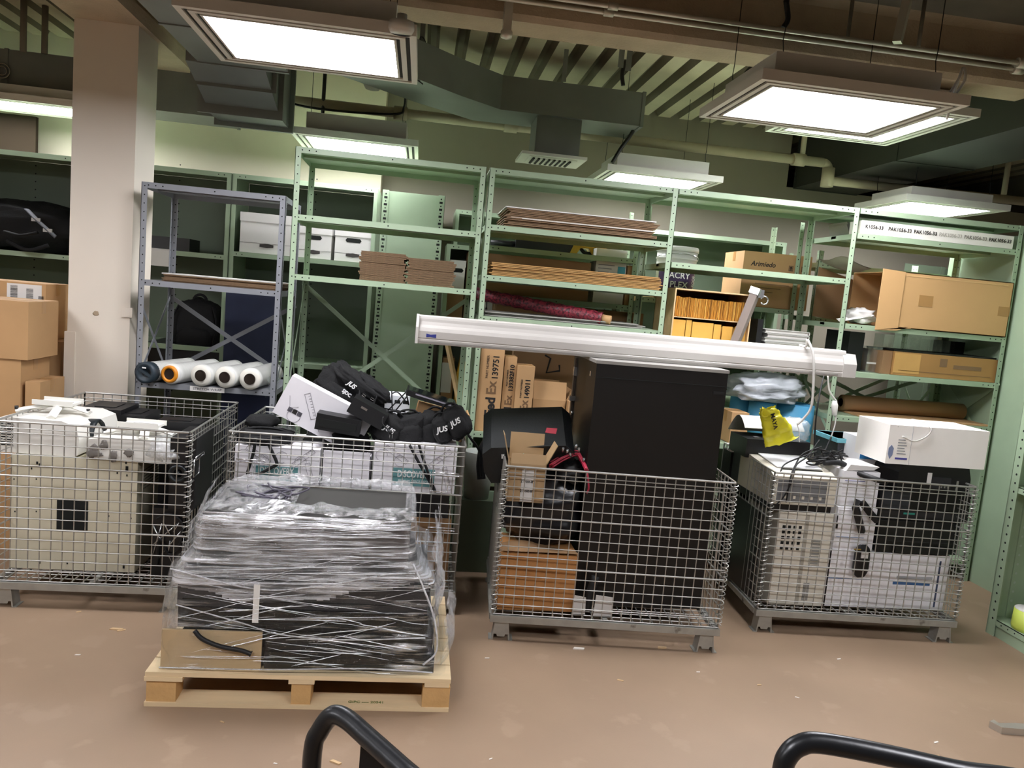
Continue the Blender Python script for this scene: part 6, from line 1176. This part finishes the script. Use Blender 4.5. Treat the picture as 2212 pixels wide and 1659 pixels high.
m = MB(); m.tube(spline([at(420, 1362, 2.975), at(437, 1380, 2.97), at(475, 1396, 2.965), at(520, 1405, 2.965), at(543, 1413, 2.965)]), [.009]*24+[.013], 8); solo(m, 'cable', RUB, 'thick black cable with a plug under the film in front of the beige board', 'cable', at(480, 1400, 2.97))
# the film: wound round the load, tight on the case, flared at the bottom
FILM = film('stretch film', .12, .95, (1.6, 1.6, 24), 2.6, '#e6e9ee', 1.3, .08, .4, .66, .9)
FILMC = film('clear stretch film', .05, .8, (1.4, 1.5, 20), 2.6, '#e6e9ee', 1.8, .05, .15, .86, 1.02)
FIL2 = film('loose film', .08, .75, (3, 3, 4), 8, '#e6eaf0', 1.6, .06, .2, .62, .98)
rings = [(.145, -.925, .215, 2.965, 3.78), (.2, -.905, .19, 2.972, 3.75), (.3, -.885, .172, 2.985, 3.72), (.4, -.885, .165, 2.99, 3.70), (.48, -.885, .155, 2.992, 3.68), (.535, -.882, .135, 2.998, 3.66), (.565, -.86, .09, 3.004, 3.62), (.6, -.815, .062, 3.01, 3.56), (.66, -.81, .055, 3.014, 3.54), (.73, -.808, .05, 3.018, 3.53), (.765, -.795, .045, 3.028, 3.52)]
N = 132; m = MB(); V = []
def rr(x0, x1, y0, y1, a, c=.05):
    """point on a rounded rectangle, a in 0..1 going round from the front left"""
    w_, d_ = x1-x0-2*c, y1-y0-2*c; per = [w_, PI*c/2, d_, PI*c/2, w_, PI*c/2, d_, PI*c/2]; s = a*sum(per); k = 0
    while k < 7 and s > per[k]: s -= per[k]; k += 1
    f = s/per[k]
    if k == 0: return x0+c+w_*f, y0
    if k == 1: q = -PI/2+f*PI/2; return x1-c+c*math.cos(q), y0+c+c*math.sin(q)
    if k == 2: return x1, y0+c+d_*f
    if k == 3: q = f*PI/2; return x1-c+c*math.cos(q), y1-c+c*math.sin(q)
    if k == 4: return x1-c-w_*f, y1
    if k == 5: q = PI/2+f*PI/2; return x0+c+c*math.cos(q), y1-c+c*math.sin(q)
    if k == 6: return x0, y1-c-d_*f
    q = PI+f*PI/2; return x0+c+c*math.cos(q), y0+c+c*math.sin(q)
prof = []
for i in range(len(rings)-1):
    n = max(2, int((rings[i+1][0]-rings[i][0])/(.004 if .39 < rings[i][0] < .55 else .012)))
    for j in range(n): f = j/n; prof.append([p+(q-p)*f for p, q in zip(rings[i], rings[i+1])])
prof.append(list(rings[-1]))
def skin(amp, grow=0.):
    def fn(a, b):
        k = b*(len(prof)-1); R = prof[min(len(prof)-1, int(round(k)))]; x, y = rr(R[1]-grow, R[2]+grow, R[3]-grow, R[4]+grow, a % 1); z = R[0]
        c = Vector((x, y, z)); n1 = noise.noise(Vector((x*3, y*3, z*30)))*.5+noise.noise(Vector((x*9, y*9, z*14)))*.6+noise.noise(Vector((x*25, y*25, z*60)))*.25
        d = Vector((x+.37, y-3.35, 0)).normalized(); c += d*(amp*n1); c.z += amp*.4*noise.noise(Vector((x*8, y*8, z*8)))
        return c
    return fn
m = MB(); V = m.grid(skin(.007), N, len(prof), 0, True, True)
t = thing('stretch_wrap', 'clear stretch film wound around the load of black equipment on the pallet', 'wrap', (-.37, 3.35, PH))
for f in m.b.faces:
    c = f.calc_center_median(); f.material_index = 0 if c.z > .47+.05*math.sin(c.x*5+1)+.02*noise.noise(c*9) else 1
m.build('wound_film', [FILM, FILMC], t, world=True)
m = MB()                                      # crumpled top, open over the grey plate
def topf(a, b):
    R = rings[-1]; x0, x1, y0, y1 = R[1:]; c = .05; x, y = rr(x0, x1, y0, y1, a); cx, cy = -.27, 3.32
    hx, hy = rr(a_-.03, b_+.04, 3.17, 3.47, a, .04)
    f = b; px, py = x+(hx-x)*f, y+(hy-y)*f
    return Vector((px, py, .765+.03*math.sin(PI*min(1, f*1.2))+.022*noise.fractal(Vector((px*11, py*11, f*3)), 1, 2, 4)+.02*(py > 3.4)*f))
a_, b_ = a, b
m.grid(topf, N, 16, 0, True, True); m.build('top_film', FIL2, t, world=True)
m = MB()                                      # loose skirt at right rear and left lower corner
def skirt(x0, x1, y0, y1, z0, z1, s, amp=.03):
    def fn(a, b):
        p = Vector((x0+(x1-x0)*a, y0+(y1-y0)*a, z0+(z1-z0)*b)); n_ = Vector((noise.noise(p*9+Vector((s, 0, 0))), noise.noise(p*9+Vector((0, s, 0))), noise.noise(p*9+Vector((0, 0, s))))); n_ += Vector((noise.noise(p*26), noise.noise(p*26+Vector((9, s, 0))), noise.noise(p*24+Vector((0, 9, s)))))*.45; return p+n_*amp+Vector((.06*math.sin(PI*b), 0, 0))*(1 if x1 > 0 else -1)*.6
    return fn
for q in ((.13, .16, 3.02, 3.68, .15, .66, 3, .03, 34, 44), (.20, .235, 3.05, 3.5, .145, .30, 5, .02, 16, 14), (-.86, -.92, 2.97, 3.5, .145, .56, 9, .018, 26, 34), (-.78, -.84, 3.02, 3.5, .55, .79, 12, .02, 14, 14)):
    m = MB(); m.grid(skirt(*q[:8]), q[8], q[9]); m.build('loose_film', FIL2, t, world=True)
m = MB(); r = random.Random(21)                # thin white strands added along the folds to mimic bright streaks
for k in range(120):
    up_box = k < 66
    z0_ = r.uniform(.5, .755) if up_box else r.uniform(.16, .52); L_ = r.uniform(.12, .5); xa = r.uniform(-.8 if up_box else -.85, .03-L_*.6 if up_box else .12-L_*.6); xb = min(xa+L_, .03 if up_box else .13); sl = r.uniform(.0, .09) if up_box else r.choice((-.16, -.1, .05, .02, -.02, .12, .3))
    def fy(z): return (3.008 if z > .62 else 2.998 if z > .54 else 2.985)-.009
    pts = [(xa+(xb-xa)*q, fy(z0_)-.003*math.sin(q*PI)+r.uniform(-.002, .002), z0_+sl*(xa+(xb-xa)*q-xa)+r.uniform(-.003, .003)) for q in (0, .33, .66, 1)]
    rr_ = r.choice((.0006, .0008, .0011, .0017)); m.tube(spline(pts, 3), [rr_*.3]+[rr_]*8+[rr_*.3], 4)
m.build('film_fold_streak', film('fold streak film', .6, .95, (6, 6, 6), 8, '#f4f6f8', .3, .1, .45), t, world=True)
m = MB()                                      # rope-like gathered edges
m.tube(spline([(-.88, 2.995, .54), (-.55, 2.985, .475), (-.3, 2.985, .50), (-.05, 2.992, .555), (.06, 3.0, .56)]), .003, 6); m.tube(spline([(-.85, 2.985, .40), (-.6, 2.975, .34), (-.45, 2.97, .30), (-.2, 2.972, .285), (.12, 2.98, .30)]), .0025, 6); m.tube(spline([(.05, 3.0, .6), (.1, 2.99, .5), (.15, 2.985, .38), (.17, 2.98, .25), (.12, 2.97, .19)]), .004, 6); m.tube(spline([(-.9, 2.97, .15), (-.5, 2.955, .16), (-.1, 2.955, .175), (.16, 2.965, .16)]), .003, 6)
m.build('gathered_edge', film('gathered film', .5, .95, (6, 6, 6), 8, '#eef1f5', .8, .2, .5), t, world=True)
p, q = at(549, 1262, 2.975), at(558, 1345, 2.975); MB().box(p.x, q.x, 2.972, 2.974, q.z, p.z).build('tape_strip', mat('frosted tape', '#d9d8d2', .5), t, world=True)
# ================================================================== FLOOR SCRAPS
r = random.Random(11); SCR_ = mat('wood scrap', '#c2a47c', .8); SCP = mat('paper scrap', '#d9d2c8', .8)
spots = [(252, 1360, .03), (168, 1415, .012), (262, 1362, .02), (1250, 1402, .03), (1430, 1400, .025), (1052, 1422, .012), (1340, 1470, .016), (1508, 1452, .01), (1640, 1480, .012), (1812, 1424, .014), (725, 1648, .022), (595, 1650, .008), (480, 1560, .01), (2022, 1604, .014), (2025, 1633, .01), (1722, 1507, .01), (170, 1322, .012), (1060, 1640, .008), (1370, 1330, .0)]
for i, (u, v, s) in enumerate(spots):
    if not s: continue
    p = atz(u, v, 0); m = MB(); an = r.uniform(-.6, .6); M = Matrix.Rotation(an, 4, 'Z'); m.prism([(-s, -.25*s), (s*.8, -.3*s), (s, .2*s), (-.7*s, .3*s)], 0, .0025+.003*(s > .02), 'z', 0, M)
    o = m.build('floor_scrap', SCR_ if i % 2 == 0 else SCP); o.location = (p.x, p.y, .0002); tag(o, 'small torn scrap lying on the brown floor', 'scrap', 'scraps on the floor')
# steel foot at the right edge of the floor
a, b, c = atz(2137, 1562, .02), atz(2164, 1576, .02), atz(2212, 1580, .02); t = thing('stand_foot', 'chrome angular foot of a stand lying on the floor at the right edge', 'foot', (b.x, b.y, 0)); d = (c-b).normalized()
m = MB(); pts = [a, b, c, c+d*.35]; up_ = Vector((0, 0, 1))
m.prism([(p.x, p.y) for p in (a, b, c, c+d*.4, c+d*.4+Vector((.0, .05, 0)), c+Vector((.0, .05, 0)), b+Vector((.012, .035, 0)), a+Vector((.03, .012, 0)))], 0, .03, 'z'); m.build('foot_plate', mat('brushed chrome', '#b9b2a6', .3, .6, .06), t, world=True, bevel=.003)
# ================================================================== CARTS IN THE FOREGROUND
CART = mat('cart tube', '#17181a', .32, .2, .06, 30, .05, 50)
def cart(label, pts, r, plate=None, deck=None, group=None):
    t = thing('platform_cart', label, 'cart', (deck[0], deck[1], 0)); m = MB(); m.tube(spline(pts, 8), r, 14); m.build('push_handle', CART, t, world=True)
    x, y, w_, d_ = deck; MB().box(x-w_, x+w_, y-d_, y+d_, .16, .2).build('deck', mat('cart deck', '#2a2a2a', .6), t, world=True, bevel=.01)
    for sx in (-1, 1):
        for sy in (-1, 1):
            c = MB(); c.lathe([(0, -.018), (.055, -.018), (.06, 0), (.055, .018), (0, .018)], (x+sx*(w_-.08), y+sy*(d_-.08), .06), 18, 0, Matrix.Rotation(PI/2, 4, 'Y')); k = c.build('caster', RUB, t, world=True); MB().box(x+sx*(w_-.08)-.03, x+sx*(w_-.08)+.03, y+sy*(d_-.08)-.03, y+sy*(d_-.08)+.03, .118, .16).build('caster_mount', STF, k, world=True)
    if plate: MB().prism(plate[0], plate[1], plate[1]+.02, 'y').build('gusset', CART, t, world=True)
    return t
# left: handle loop whose front leg goes straight down and whose bar runs to the right and nearer
y = .98; a = at(676, 1620, y); b = at(690, 1580, y); c = at(717, 1546, y-.005); d = at(748, 1553, y-.02); e = at(800, 1598, y-.06); f = at(880, 1670, y-.12); R = 22/F*y*.98
g = f+(f-e)*1.6
cart('black tubular cart handle rising at the bottom of the picture below the pallet', [Vector((a.x-.003, a.y, .2)), Vector((a.x-.003, a.y, .6)), a-Vector((0, 0, .1)), a, b, c, d, e, f, g, Vector((g.x+.03, g.y, g.z-.15)), Vector((g.x+.03, g.y, .2))], R, ([(e.x-.012, e.z-.0), (e.x+.09, e.z-.075), (e.x+.09, e.z-.3), (e.x-.012, e.z-.3)], e.y+.01), ((a.x+g.x)/2+.015, (a.y+g.y)/2, .2, .2))
y = .95; a = at(1690, 1668, y); b = at(1702, 1632, y); c = at(1728, 1610, y); d = at(1772, 1605, y-.005); e = at(1900, 1628, y-.03); f = at(2060, 1664, y-.06); R = 25/F*y; g = f+(f-e)*1.3
cart('black tubular cart handle bending along the bottom right of the picture', [Vector((a.x-.01, a.y, .2)), Vector((a.x-.008, a.y, .6)), a-Vector((0, 0, .08)), a, b, c, d, e, f, g, Vector((g.x+.04, g.y-.01, g.z-.1)), Vector((g.x+.04, g.y-.01, .2))], R, None, ((a.x+g.x)/2+.01, (a.y+g.y)/2, .24, .2))
